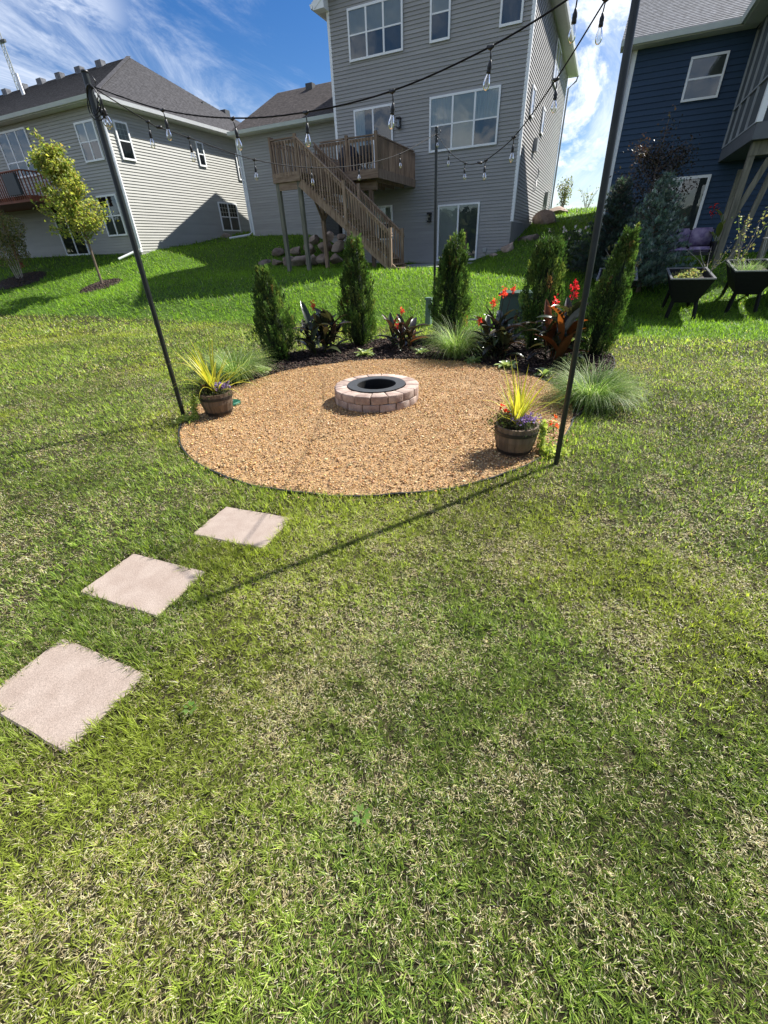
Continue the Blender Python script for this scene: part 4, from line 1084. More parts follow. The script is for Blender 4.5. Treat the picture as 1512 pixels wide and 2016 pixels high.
for dx_, dz_ in ((.055, .0), (.085, .012), (.035, .02)):
    p = Vector((-4.31 + dx_, 3.555, 2.90 + dz_))
    MB().tube([p, p + Vector((.004, 0, -.07))], .0042, 6).build('drop_cord', M['black'], bundle, True)
    s = inst(sock, 'socket', bundle, p + Vector((.004, 0, -.07)) - W_, (.12, -.1, 0), (.70,) * 3); inst(bulbm, 'bulb', s, (0, 0, 0)); inst(filam, 'filament', s, (0, 0, 0))

# ------------------------------------------------------------------ arborvitae
def arborvitae(loc, h, r_, label, seed, lean=0.0, tops=1, shape=.75):
    g = np.random.default_rng(seed)
    root = thing('arborvitae', label, 'tree', loc, group='columnar arborvitae round the fire pit')
    MB().tube([(0, 0, -.05), (lean * .3, 0, h * .4), (lean * .8, 0, h * .85)], [.03, .022, .008], 7).build('trunk', M['bark'], root, world=False)
    def rad(t, a):
        base = np.where(t < .16, .70 + .30 * t / .16, (1 - (np.clip((t - .16) / .84, 0, 1)) ** 1.7) ** shape)
        return r_ * np.maximum(base, 0.03) * (1 + .10 * np.sin(3 * a + seed) + .09 * np.sin(5 * t * 6 + 2 * a + seed * 1.7) + .06 * np.sin(9 * a + 14 * t))
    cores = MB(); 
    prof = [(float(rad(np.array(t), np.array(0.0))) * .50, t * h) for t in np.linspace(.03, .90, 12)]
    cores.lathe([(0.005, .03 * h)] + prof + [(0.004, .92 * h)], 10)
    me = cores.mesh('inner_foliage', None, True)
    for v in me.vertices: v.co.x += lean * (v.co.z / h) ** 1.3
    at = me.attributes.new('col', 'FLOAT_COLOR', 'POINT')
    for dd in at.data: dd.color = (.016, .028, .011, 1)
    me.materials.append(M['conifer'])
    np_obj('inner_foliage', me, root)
    K = int(400 * (h / 1.8) * (r_ / .30)); J = 40; N = K * J
    t = g.random(K) ** .9 * .93; a = g.random(K) * 2 * PI; pl = g.uniform(.16, .34, K) * (1 - .45 * t)
    rr_ = rad(t, a) * g.uniform(.62, 1.04, K)
    C0 = np.stack([rr_ * np.cos(a), rr_ * np.sin(a), t * h], 1)
    if tops > 1:
        k = (t > .6); side_ = np.where(g.random(K) < .55, 1.0, -1.0)
        C0[k, 0] += .075 * side_[k] * (t[k] - .6) / .3; C0[k, 2] -= np.where(side_[k] < 0, .13 * (t[k] - .6) / .33, 0) * h
    rad_d = np.stack([np.cos(a), np.sin(a), np.zeros(K)], 1)
    ax = rad_d * g.uniform(.05, .42, K)[:, None] * (1 - .6 * t)[:, None] + np.array([0, 0, 1.0]) + g.normal(0, .10, (K, 3))
    ax /= np.linalg.norm(ax, axis=1, keepdims=True)
    u_ = g.random((K, J)) ** .8
    P = C0[:, None] + ax[:, None] * (u_ * pl[:, None])[..., None] + g.normal(0, 1, (K, J, 3)) * (.030 * (1.15 - u_))[..., None]
    P = P.reshape(-1, 3); P[:, 2] = np.maximum(P[:, 2], .01)
    P[:, 0] += lean * (P[:, 2] / h) ** 1.3
    rdJ = np.repeat(rad_d, J, 0); d = np.repeat(ax, J, 0) + rdJ * g.uniform(-.1, .5, N)[:, None] + g.normal(0, .34, (N, 3))
    nr = np.cross(rdJ, np.array([0, 0, 1.0])) + g.normal(0, .6, (N, 3))
    pc_ = palette(K, [(0.046, 0.084, 0.021), (0.066, 0.115, 0.027), (0.095, 0.15, 0.036), (0.030, 0.054, 0.016), (0.14, 0.17, 0.045), (0.14, 0.09, 0.036)], .22, p=[.28, .28, .2, .16, .065, .015])
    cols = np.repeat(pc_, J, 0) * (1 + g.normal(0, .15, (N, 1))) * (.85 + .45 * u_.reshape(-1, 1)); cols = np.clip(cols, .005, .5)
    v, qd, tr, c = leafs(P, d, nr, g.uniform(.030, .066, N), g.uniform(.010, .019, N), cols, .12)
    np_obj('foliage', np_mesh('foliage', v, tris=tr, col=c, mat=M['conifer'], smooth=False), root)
    return root
arborvitae((-5.12, 6.62, 0), 1.47, .335, 'stocky arborvitae at the end of the mulch bed beside the left grass clump', 1, -.10, 1, .9)
arborvitae((-4.24, 8.15, 0), 1.90, .30, 'tall narrow arborvitae behind the small hosta', 2, .02, 1, .62)
arborvitae((-2.72, 9.45, 0), 1.93, .355, 'twin-topped arborvitae beside the far light pole', 3, .03, 2, .75)
arborvitae((-.84, 8.65, 0), 1.75, .335, 'blunt-topped arborvitae in front of the green utility box', 4, .04, 1, .42)
arborvitae((.20, 8.25, 0), 1.82, .275, 'pointed arborvitae at the right end of the bed by the raised planters', 5, .14, 1, 1.0)

# ------------------------------------------------------------------ cannas
def paddle(name, L_, W_l, arch, n=8, mat='canna_leaf', wav=.05):
    vs = []; fs = []
    x = 0; z = 0
    for i in range(n + 1):
        t = i / n; th = PI / 2 - arch * t
        w = W_l * math.sin(PI * min(1, t * .9 + .1)) ** .8 * (1 - .05 * t) if t < 1 else .001
        if i: x += L_ / n * math.cos(th); z += L_ / n * math.sin(th)
        wv = wav * W_l * math.sin(t * 9)
        vs += [(x - .25 * w * math.sin(th), -w / 2, z + .25 * w * math.cos(th) + wv), (x, 0, z), (x - .25 * w * math.sin(th), w / 2, z + .25 * w * math.cos(th) - wv)]
    for i in range(n):
        k = 3 * i; fs += [(k, k + 1, k + 4, k + 3), (k + 1, k + 2, k + 5, k + 4)]
    return MB().add(vs, fs).mesh(name, M[mat], True)
cleaf = [paddle('leaf', .50, .12, a) for a in (.4, .9, 1.4)]
bleaf = [paddle('leaf', .50, .125, a, 8, 'backlit_leaf') for a in (.3, .7)]
petal = leafs
def flower_head(root, p, s, cols, n=44, zs=1.6, name='flower_head'):
    P = rng.normal(0, 1, (n, 3)) * np.array([s * .35, s * .35, s * .4 * zs]) + np.array(p)
    d = rdir(n) + np.array([0, 0, .4]); v, q_, tr, c = leafs(P, d, rdir(n), rng.uniform(.5, 1.0, n) * s, rng.uniform(.3, .6, n) * s, palette(n, cols, .15), .2)
    return tag(np_obj(name, np_mesh(name, v, tris=tr, col=c, mat=M['petal'], smooth=False), root), kind='stuff')
def canna(loc, h, n, heads, label, spread=.25, seed=0, red=.0):
    rn = random.Random(seed); root = thing('canna_lily', label, 'plant', loc, group='dark-leaved cannas in the mulch bed')
    ns = max(3, n // 8)
    for s in range(ns):
        a = rn.uniform(0, 6.28); r0 = rn.uniform(.04, .05 + spread * .55); bx, by = r0 * math.cos(a), r0 * math.sin(a); sh = h * rn.uniform(.5, .75)
        tip = (bx + .05 * math.cos(a), by + .05 * math.sin(a), sh)
        MB().tube([(bx, by, -.02), tip], [.014, .008], 6).build('stem', M['canna_leaf'], root, world=False)
        m_ = max(4, n // ns)
        for k in range(m_):
            t = (k + .4) / m_; az = a + k * 2.4 + rn.uniform(-.4, .4); z = .04 + sh * t * .95
            inst(bleaf[rn.randrange(2)] if rn.random() < red else cleaf[rn.randrange(3)], 'leaf', root, (bx + .05 * math.cos(a) * t, by + .05 * math.sin(a) * t, z), (rn.uniform(-.25, .25), rn.uniform(.35, 1.25) * (1 - .6 * t), az), (rn.uniform(.9, 1.3) * (h / 1.0) ** .5,) * 3)
    for hx, hy, hz, s, cl in heads:
        MB().tube([(hx * .3, hy * .3, h * .3), (hx * .8, hy * .8, hz - .18), (hx, hy, hz)], [.009, .007, .005], 6).build('flower_stalk', M['canna_leaf'], root, world=False)
        flower_head(root, (hx, hy, hz), s, cl)
    return root
RED = [(0.50, 0.018, 0.03), (0.60, 0.05, 0.05), (0.36, 0.010, 0.018)]; CORAL = [(0.62, 0.10, 0.05), (0.70, 0.17, 0.08), (0.5, 0.06, 0.03)]
canna((-4.6, 7.25, 0),  .82, 56, [(-.12, .05, .86, .06, CORAL)], 'dark purple canna with one fading coral flower between two arborvitae', spread=.4, seed=1)
canna((-3.25, 8.0, 0), .62, 36, [(.02, .0, .70, .05, CORAL), (-.03, -.1, .46, .075, RED)], 'small dark canna with a red bloom between the middle arborvitae', seed=2, red=.12)
canna((-1.40, 7.65, 0), .76, 54, [(.08, .05, 1.02, .062, CORAL), (-.07, -.02, .88, .058, CORAL), (-.24, -.15, .62, .05, CORAL), (.2, .12, 1.06, .05, CORAL)], 'dark canna with four coral flower heads before the green box', spread=.4, seed=3)
canna((-.45, 7.7, 0), .86, 60, [(-.07, .0, .88, .062, RED), (.16, .08, 1.10, .07, RED), (.18, .08, 1.0, .06, RED)], 'large dark canna with tall crimson flowers between the right arborvitae', spread=.45, seed=4, red=.25)

# ------------------------------------------------------------------ ornamental grasses
def clump(loc, n, L_, label, name='fountain_grass', cols=None, w=.006, spread=.14, curl=1.5, seed=0):
    g = np.random.default_rng(seed); yaw = g.random(n) * 2 * PI; r_ = spread * np.sqrt(g.random(n))
    base = np.stack([r_ * np.cos(yaw + g.normal(0, .5, n)), r_ * np.sin(yaw + g.normal(0, .5, n)), np.zeros(n)], 1)
    cols = cols or [(0.105, 0.175, 0.034), (0.14, 0.22, 0.05), (0.22, 0.30, 0.10), (0.07, 0.12, 0.025), (0.44, 0.49, 0.28)]
    v, q_, t_r, c = blades(base, yaw, L_ * g.uniform(.6, 1.1, n), g.uniform(.02, .48, n), g.uniform(.5, 1.1, n) * curl, w * g.uniform(.7, 1.2, n), 7, palette(n, cols, .15))
    o = np_obj(name, np_mesh(name, v, q_, t_r, c, M['leaf']), None, loc); tag(o, label, 'grass clump', 'arching ornamental grass clumps'); return o
clump((-2.05, 7.6, 0), 1300, .86, 'variegated arching grass clump in the bed beside the far light pole', curl=2.0, seed=1)
clump((.20, 5.6, 0), 2100, .66, 'large variegated grass clump overhanging the lawn behind the right pole', spread=.2, curl=2.3, seed=2)
clump((-4.95, 5.2, 0), 1300, .74, 'arching grass clump behind the left barrel planter', spread=.2, curl=2.0, seed=3)

# ------------------------------------------------------------------ hostas and low plants
hleaf = [paddle('leaf', .17, .075, a, 6, 'hosta_leaf') for a in (.9, 1.4)]
def hosta(loc, n, s, label, seed=0):
    rn = random.Random(seed); root = thing('hosta', label, 'plant', loc, group='low hostas in the mulch bed')
    for k in range(n):
        t = k / n; inst(hleaf[k % 2], 'leaf', root, (0.02 * math.cos(k * 2.4), .02 * math.sin(k * 2.4), .01), (rn.uniform(-.2, .2), .15 + .95 * t + rn.uniform(-.1, .1), k * 2.4), (s * rn.uniform(.75, 1.1),) * 3)
hosta((-3.70, 7.30, 0), 22, 1.25, 'variegated hosta in front of the tall narrow arborvitae', 1)
hosta((-4.85, 5.72, 0), 18, 1.1, 'pale variegated hosta beside the left grass clump', 2)
hosta((-1.65, 7.25, 0), 18, 1.05, 'dark hosta at the foot of the coral canna', 3)
hosta((-1.05, 7.05, 0), 20, 1.15, 'green hosta at the gravel edge before the blunt-topped arborvitae', 4)
hosta((-.45, 6.75, 0), 16, 1.0, 'small hosta at the foot of the crimson canna', 5)
hosta((-2.75, 7.75, 0), 14, .9, 'little hosta between the small dark canna and the grass clump', 6)
def lowherb(name, loc, n, rad_, h, cols, label, cat='plant', flowers=None, group=None, leaf=(.03, .02)):
    root = thing(name, label, cat, loc, group=group)
    P = rng.normal(0, .42, (n, 3)) * np.array([rad_, rad_, 0]); P[:, 2] = rng.random(n) * h * np.exp(-(P[:, 0] ** 2 + P[:, 1] ** 2) / rad_ ** 2)
    d = rdir(n) * .8 + np.array([0, 0, .6])
    v, q_, tr, c = leafs(P, d, rdir(n), rng.uniform(.7, 1.2, n) * leaf[0], rng.uniform(.7, 1.2, n) * leaf[1], palette(n, cols, .2))
    np_obj('foliage', np_mesh('foliage', v, tris=tr, col=c, mat=M['leaf'], smooth=False), root)
    if flowers:
        fc, fn, fs = flowers; P = rng.normal(0, .4, (fn, 3)) * np.array([rad_, rad_, 0]); P[:, 2] = h * rng.uniform(.6, 1.1, fn)
        P = np.repeat(P, 4, 0) + rng.normal(0, fs * .3, (fn * 4, 3)); k = len(P)
        v, q_, tr, c = leafs(P, rdir(k), rdir(k), fs, fs * .8, palette(k, fc, .2)); np_obj('blossoms', np_mesh('blossoms', v, tris=tr, col=c, mat=M['petal'], smooth=False), root)
    return root

# ------------------------------------------------------------------ barrel planters
spk = [MB() for _ in range(3)]
def spike(L_, w, arch, n=7):
    vs = []; fs = []; x = z = 0
    for i in range(n + 1):
        t = i / n; th = PI / 2 - arch * t * t
        ww_ = w * (.55 + .45 * min(1, t * 5)) * (1 - t ** 2.2) + .0006
        if i: x += L_ / n * math.cos(th); z += L_ / n * math.sin(th)
        vs += [(x - .2 * ww_, -ww_ / 2, z), (x, 0, z - .1 * ww_), (x - .2 * ww_, ww_ / 2, z)]
    for i in range(n):
        k = 3 * i; fs += [(k, k + 1, k + 4, k + 3), (k + 1, k + 2, k + 5, k + 4)]
    return MB().add(vs, fs).mesh('leaf', M['spike_leaf'], True)
spm = [spike(.72, .024, .25), spike(.66, .022, .6), spike(.62, .019, 1.5), spike(.55, .022, .35)]
def barrel(loc, label, rz, seed, h=.28, rb0=.138, rt=.192):
    o = thing('barrel_planter', label, 'planter', loc, rz, 'half-barrel planters on the gravel')
    nst_ = 18; prof = [(0, rb0), (.25, rb0 + .028), (.55, rb0 + .05), (1, rt)]
    mb = MB(); da = PI / nst_ * .97
    vs = []
    for t, r_ in prof:
        for rr_, a in ((r_, -da), (r_ + .003, 0), (r_, da), (r_ - .018, da), (r_ - .018, -da)): vs.append((rr_ * math.cos(a), rr_ * math.sin(a), t * h))
    fs = []
    for i in range(len(prof) - 1):
        for j in range(5): fs.append((i * 5 + j, i * 5 + (j + 1) % 5, (i + 1) * 5 + (j + 1) % 5, (i + 1) * 5 + j))
    fs += [(4, 3, 2, 1, 0), tuple(15 + j for j in range(5))]
    stv = mb.add(vs, fs).mesh('stave', M['barrel'])
    for k in range(nst_): inst(stv, 'stave', o, (0, 0, 0), (0, 0, 2 * PI * k / nst_))
    for t0, t1 in ((.10, .21), (.74, .85)):
        def rad(t): 
            return np.interp(t, [p[0] for p in prof], [p[1] for p in prof])
        MB().lathe([(rad(t0) + .003, t0 * h), (rad(t0) + .008, t0 * h), (rad(t1) + .008, t1 * h), (rad(t1) + .003, t1 * h)], 36).build('hoop', M['hoop'], o, world=False)
    MB().lathe([(0, h * .88), (rt - .02, h * .86)], 24).build('soil', M['soil'], o, world=False)
    MB().lathe([(0, .01), (rb0 - .01, .01)], 18).build('base', M['barrel'], o, world=False)
    return o
def planting(loc, label_s, seed, vine_dir, flower_dir, h=.28):
    rn = random.Random(seed)
    o = thing('spike_plant', label_s[0], 'plant', (loc[0], loc[1], loc[2] + h * .86), group='yellow striped spike plants in the barrels')
    for k in range(58):
        t = k / 58
        inst(spm[rn.randrange(4)], 'leaf', o, (rn.gauss(0, .015), rn.gauss(0, .015), 0), (rn.uniform(-.1, .1), .05 + .85 * rn.random() ** 1.2 + (.35 if k % 8 == 0 else 0), k * 2.399 + rn.uniform(-.3, .3)), (rn.uniform(.7, 1.08) * (.82 if loc[0] > -2 else 1.05),) * 3)
    pv = lowherb('lobelia', (loc[0] + flower_dir[0], loc[1] + flower_dir[1], loc[2] + h * .84), 520, .14, .14, [(0.07, 0.09, 0.045), (0.09, 0.08, 0.06)], label_s[1], flowers=([(0.16, 0.11, 0.34), (0.24, 0.19, 0.42), (0.32, 0.27, 0.45)], 95, .017), leaf=(.025, .01), group='purple flowers in the barrels')
    dk = lowherb('trailing_herb', (loc[0] - flower_dir[0] * .9, loc[1] - flower_dir[1] * .9, loc[2] + h * .84), 1100, .19, .15, [(0.05, 0.07, 0.025), (0.09, 0.065, 0.045), (0.14, 0.15, 0.05)], label_s[2], flowers=([(0.65, 0.08, 0.03), (.55, .05, .02)], 4, .04), leaf=(.03, .016), group='dark herbs in the barrels')
    # trailing creeping jenny spilling over the side
    root = thing('creeping_vine', label_s[3], 'vine', (loc[0] + vine_dir[0] * .2, loc[1] + vine_dir[1] * .2, loc[2] + h), group='yellow-green vines trailing from the barrels')
    P = []
    for s in range(11):
        a = math.atan2(vine_dir[1], vine_dir[0]) + rn.uniform(-.7, .7); L_ = rn.uniform(.3, .62)
        for t in np.linspace(0, 1, 14):
            rr_ = .06 + (.08 * t if t < .55 else .044 + (t - .55) * L_ * .8); z = max(h * (1 - t * 1.9), .025) - h
            P.append((rr_ * math.cos(a), rr_ * math.sin(a), z + rn.gauss(0, .008)))
    P = np.repeat(np.array(P), 4, 0) + rng.normal(0, .012, (len(P) * 4, 3)); P[:, 2] = np.maximum(P[:, 2], -h + .012); k = len(P)
    v, q_, tr, c = leafs(P, rdir(k) + np.array([0, 0, .2]), rdir(k) + np.array([0, 0, 1.0]), rng.uniform(.02, .042, k), rng.uniform(.018, .036, k), palette(k, [(0.30, 0.34, 0.08), (0.46, 0.48, 0.18), (0.20, 0.26, 0.05)], .15), .1)
    np_obj('foliage', np_mesh('foliage', v, tris=tr, col=c, mat=M['leaf'], smooth=False), root)
barrel((-4.02, 3.80, .018), 'brown half-barrel planter beside the left light pole', .2, 1)
planting((-4.02, 3.80, .018), ['yellow striped spike plant in the left barrel beside the grass clump', 'purple lobelia spilling from the left barrel by the valve lid', 'dark trailing herb with red blooms at the left pole side of the barrel', 'pale green vine trailing from the left barrel onto the gravel'], 5, (-.45, -.9), (.09, .03))
barrel((-.42, 3.83, .018), 'brown half-barrel planter beside the right light pole', .5, 2)
planting((-.42, 3.83, .018), ['yellow striped spike plant in the right barrel on the gravel', 'purple lobelia in the right barrel facing the pole', 'dark trailing herb in the right barrel away from the pole', 'yellow-green vine trailing from the right barrel to the pole'], 9, (.8, .25), (.08, -.04))
tv = lowherb('marigold', (-.12, 4.1, 0.02), 120, .1, .3, [(0.12, 0.16, 0.05)], 'low plant with orange blooms between the right barrel and the grass clump', flowers=([(0.75, 0.12, 0.03), (.8, .2, .05)], 3, .04))

vl = thing('valve_cover', 'round green plastic valve lid on the gravel behind the left barrel', 'lid', (-4.16, 4.16, .02))
MB().lathe([(.0, .035), (.11, .035), (.125, .025), (.13, .0)], 28).build('lid', M['lid'], vl, world=False)
for k in range(7): MB().box(-.1 + .0, .1, -.09 + k * .028, -.08 + k * .028, .035, .039).build('rib', M['lid'], vl, world=False)
MB().box(-.035, .02, -.03, .03, .039, .055).build('handle', M['white'], vl, world=False)

# ------------------------------------------------------------------ utility boxes
tb = thing('transformer_box', 'dark green utility transformer box behind the coral canna', 'utility box', (-1.30, 9.95, 0))
MB().box(-1.85, -.85, 9.65, 10.45, -.05, .06).build('pad', M['concrete'], tb)
MB().hexa([(-1.78, 9.70, .06), (-.92, 9.70, .06), (-.92, 10.38, .06), (-1.78, 10.38, .06), (-1.74, 9.78, .80), (-.96, 9.78, .80), (-.96, 10.36, .80), (-1.74, 10.36, .80)]).build('cabinet', M['transformer'], tb)
MB().box(-1.79, -.91, 9.74, 10.40, .80, .85).build('lid', M['transformer'], tb)
MB().box(-1.40, -1.30, 9.70, 9.745, .38, .5).build('latch', M['steel'], tb)
up_ = thing('utility_pedestal', 'pale green utility pedestal behind the far light pole', 'utility box', (-3.62, 10.75, .05))
MB().hexa([(-3.69, 10.65, 0), (-3.55, 10.65, 0), (-3.55, 10.80, 0), (-3.69, 10.80, 0), (-3.68, 10.66, .62), (-3.56, 10.66, .62), (-3.56, 10.79, .62), (-3.68, 10.79, .62)]).build('housing', M['pedestal'], up_)
MB().box(-3.70, -3.54, 10.64, 10.81, .62, .67).build('cap', M['pedestal'], up_)

# ================================================================== TREES AND BACKGROUND
def mulch_ring(loc, r_):
    z = z1(*loc); pts = [(0, 0, .10)]; fs = []; n = 28
    V = [(loc[0], loc[1], z + .09)]
    for k in range(n):
        a = 2 * PI * k / n; rr_ = r_ * (1 + .08 * math.sin(3 * a + loc[0])); x, y = loc[0] + rr_ * math.cos(a), loc[1] + rr_ * math.sin(a); V.append((x, y, z1(x, y) + .015))
    o = MB().add(V, [(0, 1 + k, 1 + (k + 1) % n) for k in range(n)]).build('mulch_ring', M['mulch_base'], None, True); tag(o, kind='structure')
    n = 900; a = rng.random(n) * 2 * PI; rr_ = r_ * np.sqrt(rng.random(n)); x = loc[0] + rr_ * np.cos(a); y = loc[1] + rr_ * np.sin(a)
    tag(np_obj('bark_mulch', scatter_rocks('bark_mulch', np.stack([x, y, zt(x, y) + .02 + .08 * (1 - rr_ / r_)], 1), rng.uniform(.02, .05, n), .3, palette(n, [(0.07, 0.045, 0.035), (0.11, 0.075, 0.055), (0.04, 0.028, 0.022)], .2), M['chip'], .3)), 'shredded bark mulch ring round a young tree', 'mulch', kind='stuff')
def limbs(root, paths, mat):
    for k, (p, r_) in enumerate(paths):
        MB().tube(p, r_, 7).build('trunk' if k == 0 else 'limb', M[mat], root, world=False)
# young maple on the left slope
zm_ = z1(-19.25, 13.6)
mp_ = thing('young_maple', 'young maple with yellow-green leaves on the slope before the sage house', 'tree', (-19.25, 13.6, zm_))
g = np.random.default_rng(77)
paths = [([(0, 0, -.1), (.0, 0, .7), (.02, 0, 1.4), (-.08, .05, 2.6), (-.25, .05, 3.8), (-.75, 0, 4.9)], [.055, .045, .042, .03, .018, .006])]
tips = []
for k in range(46):
    t = g.uniform(.08, 1); z0 = 1.25 + t * 3.0; a = k * 2.4 + g.uniform(-.3, .3); x0 = -.1 * t - .28 * t * t
    Lb = (1.25 - .85 * t) * g.uniform(.75, 1.1) * (1.25 if math.cos(a) < 0 else 1.0)
    e = np.array([x0 + Lb * math.cos(a), Lb * math.sin(a) * .9, z0 + Lb * g.uniform(.45, .9)])
    m0 = np.array([x0 + Lb * .45 * math.cos(a), Lb * .4 * math.sin(a), z0 + Lb * .38])
    paths.append(([(x0, 0, z0), tuple(m0), tuple(e)], [.014, .009, .004])); tips.append((np.array([x0, 0, z0]), m0, e))
limbs(mp_, paths, 'bark')
P = []
for s, m0, e in tips:
    for k in range(165):
        t = g.random() ** .6; p = s * (1 - t) ** 2 + 2 * m0 * t * (1 - t) + e * t * t; P.append(p + g.normal(0, .11, 3) * (1, 1, .8))
for k in range(70):
    t = g.random(); P.append(np.array([-.35 - .45 * t, 0, 4.0 + 1.15 * t]) + g.normal(0, .09, 3))
P = np.array(P); P = P[P[:, 2] > 1.3]; n = len(P)
v, q_, tr, c = leafs(P, rdir(n) + np.array([0, 0, -.25]), rdir(n) + np.array([0, 0, .6]), g.uniform(.07, .125, n), g.uniform(.06, .105, n), palette(n, [(0.20, 0.235, 0.055), (0.29, 0.30, 0.07), (0.40, 0.37, 0.10), (0.13, 0.17, 0.045), (0.30, 0.21, 0.08)], .15, p=[.34, .3, .16, .15, .05]))
np_obj('crown', np_mesh('crown', v, tris=tr, col=c, mat=M['leaf'], smooth=False), mp_)
mulch_ring((-19.2, 13.5), .85)
# multi-stem shrub further left
zs_ = z1(-24.7, 13.5)
sh = thing('multistem_shrub', 'bushy multi-stemmed shrub in a mulch ring under the red deck', 'shrub', (-24.7, 13.5, zs_))
paths = []; P = []
for k in range(5):
    a = k * 1.3; e = np.array([.55 * math.cos(a) - .1, .5 * math.sin(a), 1.6 + .5 * g.random()]); paths.append(([(.12 * math.cos(a), .1 * math.sin(a), -.1), (.22 * math.cos(a), .2 * math.sin(a), .7), tuple(e)], [.028, .022, .008]))
limbs(sh, paths, 'birch')
n = 5200; d = rdir(n); P = d * (g.random(n) ** .4)[:, None] * np.array([1.15, 1.0, 1.25]) * (1 + .18 * np.sin(4 * d[:, :1] + 3) + .14 * np.sin(6 * d[:, 2:3])) + np.array([.0, 0, 1.75])
P = P[P[:, 2] > .55]; n = len(P)
v, q_, tr, c = leafs(P, rdir(n), rdir(n) + np.array([0, 0, .6]), g.uniform(.05, .10, n), g.uniform(.04, .075, n), palette(n, [(0.14, 0.15, 0.055), (0.20, 0.19, 0.075), (0.24, 0.18, 0.10), (0.10, 0.11, 0.05)], .18))
np_obj('crown', np_mesh('crown', v, tris=tr, col=c, mat=M['leaf'], smooth=False), sh)
mulch_ring((-24.6, 13.4), 1.15)

# blue spruces by the navy house
def spruce(loc, h, r_, label, seed, cols):
    g = np.random.default_rng(seed); root = thing('blue_spruce', label, 'tree', loc, group='blue spruces by the navy house')
    MB().tube([(0, 0, -.1), (0, 0, h * .9)], [.06, .012], 7).build('trunk', M['bark'], root, world=False)
    B = []; mb = MB(); z = .12
    while z < h * .97:
        t = z / h; nb = int(11 - 5 * t); rr_ = r_ * (1 - t) ** .85 + .05
        for k in range(nb):
            a = 2 * PI * k / nb + g.uniform(-.3, .3) + z * 3; L_ = rr_ * g.uniform(.8, 1.12)
            e = np.array([L_ * math.cos(a), L_ * math.sin(a), z + .25 * L_ + g.uniform(-.05, .08)]); s = np.array([0, 0, z])
            mb.tube([s, (s + e) / 2 + np.array([0, 0, .0]), e], [.012, .008, .003], 4, False)
            m_ = max(4, int(L_ * 40))
            for j in range(m_):
                u_ = g.uniform(.2, 1.0); p = s + (e - s) * u_ + g.normal(0, .05 * (1.3 - u_) + .02, 3) * np.array([1, 1, .6]); B.append((*p, a))
        z += h * .047
    mb.build('branches', M['bark'], root, world=False)
    B = np.array(B); n = len(B); K = 22
    base = np.repeat(B[:, :3], K, 0); az = np.repeat(B[:, 3], K); N_ = n * K
    v, q_, tr, c = blades(base + g.normal(0, .012, (N_, 3)), az + g.normal(0, 1.0, N_), g.uniform(.045, .085, N_), g.uniform(.15, 1.75, N_), 0, .011, 1, np.repeat(palette(n, cols, .2), K, 0))
    np_obj('needles', np_mesh('needles', v, None, tr, c, M['conifer'], False), root)
BL_ = [(0.14, 0.20, 0.19), (0.20, 0.27, 0.26), (0.28, 0.35, 0.33), (0.10, 0.15, 0.13)]
spruce((1.12, 15.0, z1(1.12, 15.0)), 2.7, 1.15, 'larger blue spruce with silvery needles behind the raised planters', 1, BL_)
spruce((.15, 15.9, z1(.15, 15.9)), 2.5, 1.15, 'blue spruce beside the corner of the navy house, needles darkened for shade', 2, [(0.06, 0.09, 0.085), (0.08, 0.115, 0.105), (0.05, 0.07, 0.06)])  # needle tones darkened to stand for shade
# slender purple-leaved tree against the navy wall
dt = thing('crabapple_tree', 'slender dark-leaved tree against the navy wall behind the spruces', 'tree', (.95, 17.4, z1(.95, 17.4)))
paths = [([(0, 0, -.1), (0, 0, 1.2), (.03, 0, 3.6)], [.04, .03, .006])]; P = []
for k in range(22):
    a = k * 2.4; t = g.random(); z0 = .9 + 2.0 * t; L_ = (1.35 - .8 * t); e = (L_ * math.cos(a), L_ * math.sin(a), z0 + .55 * L_)
    paths.append(([(0, 0, z0), e], [.012, .004]))
    for j in range(150): P.append(np.array([0, 0, z0]) * (1 - .0) + (np.array(e) - np.array([0, 0, z0])) * g.random() ** .7 + g.normal(0, .13, 3))
for j in range(60): P.append(np.array([.05, 0, 3.35]) + g.normal(0, .14, 3) * np.array([.8, .8, 1.6]))
limbs(dt, paths, 'bark'); P = np.array(P); n = len(P)
v, q_, tr, c = leafs(P, rdir(n), rdir(n), g.uniform(.05, .09, n), g.uniform(.035, .06, n), palette(n, [(0.022, 0.018, 0.016), (0.03, 0.03, 0.018), (0.045, 0.03, 0.025)], .2))
np_obj('crown', np_mesh('crown', v, tris=tr, col=c, mat=M['waxy'], smooth=False), dt)
# flowering shrub at the navy house corner
hs_ = lowherb('hydrangea', (-1.0, 17.2, z1(-1.0, 17.2)), 1700, .75, 1.1, [(0.05, 0.075, 0.03), (0.07, 0.10, 0.04), (0.04, 0.055, 0.03)], 'low dark shrub with white flower heads beside the spruces', 'shrub', flowers=([(0.62, 0.62, 0.55)], 22, .09), leaf=(.09, .065))

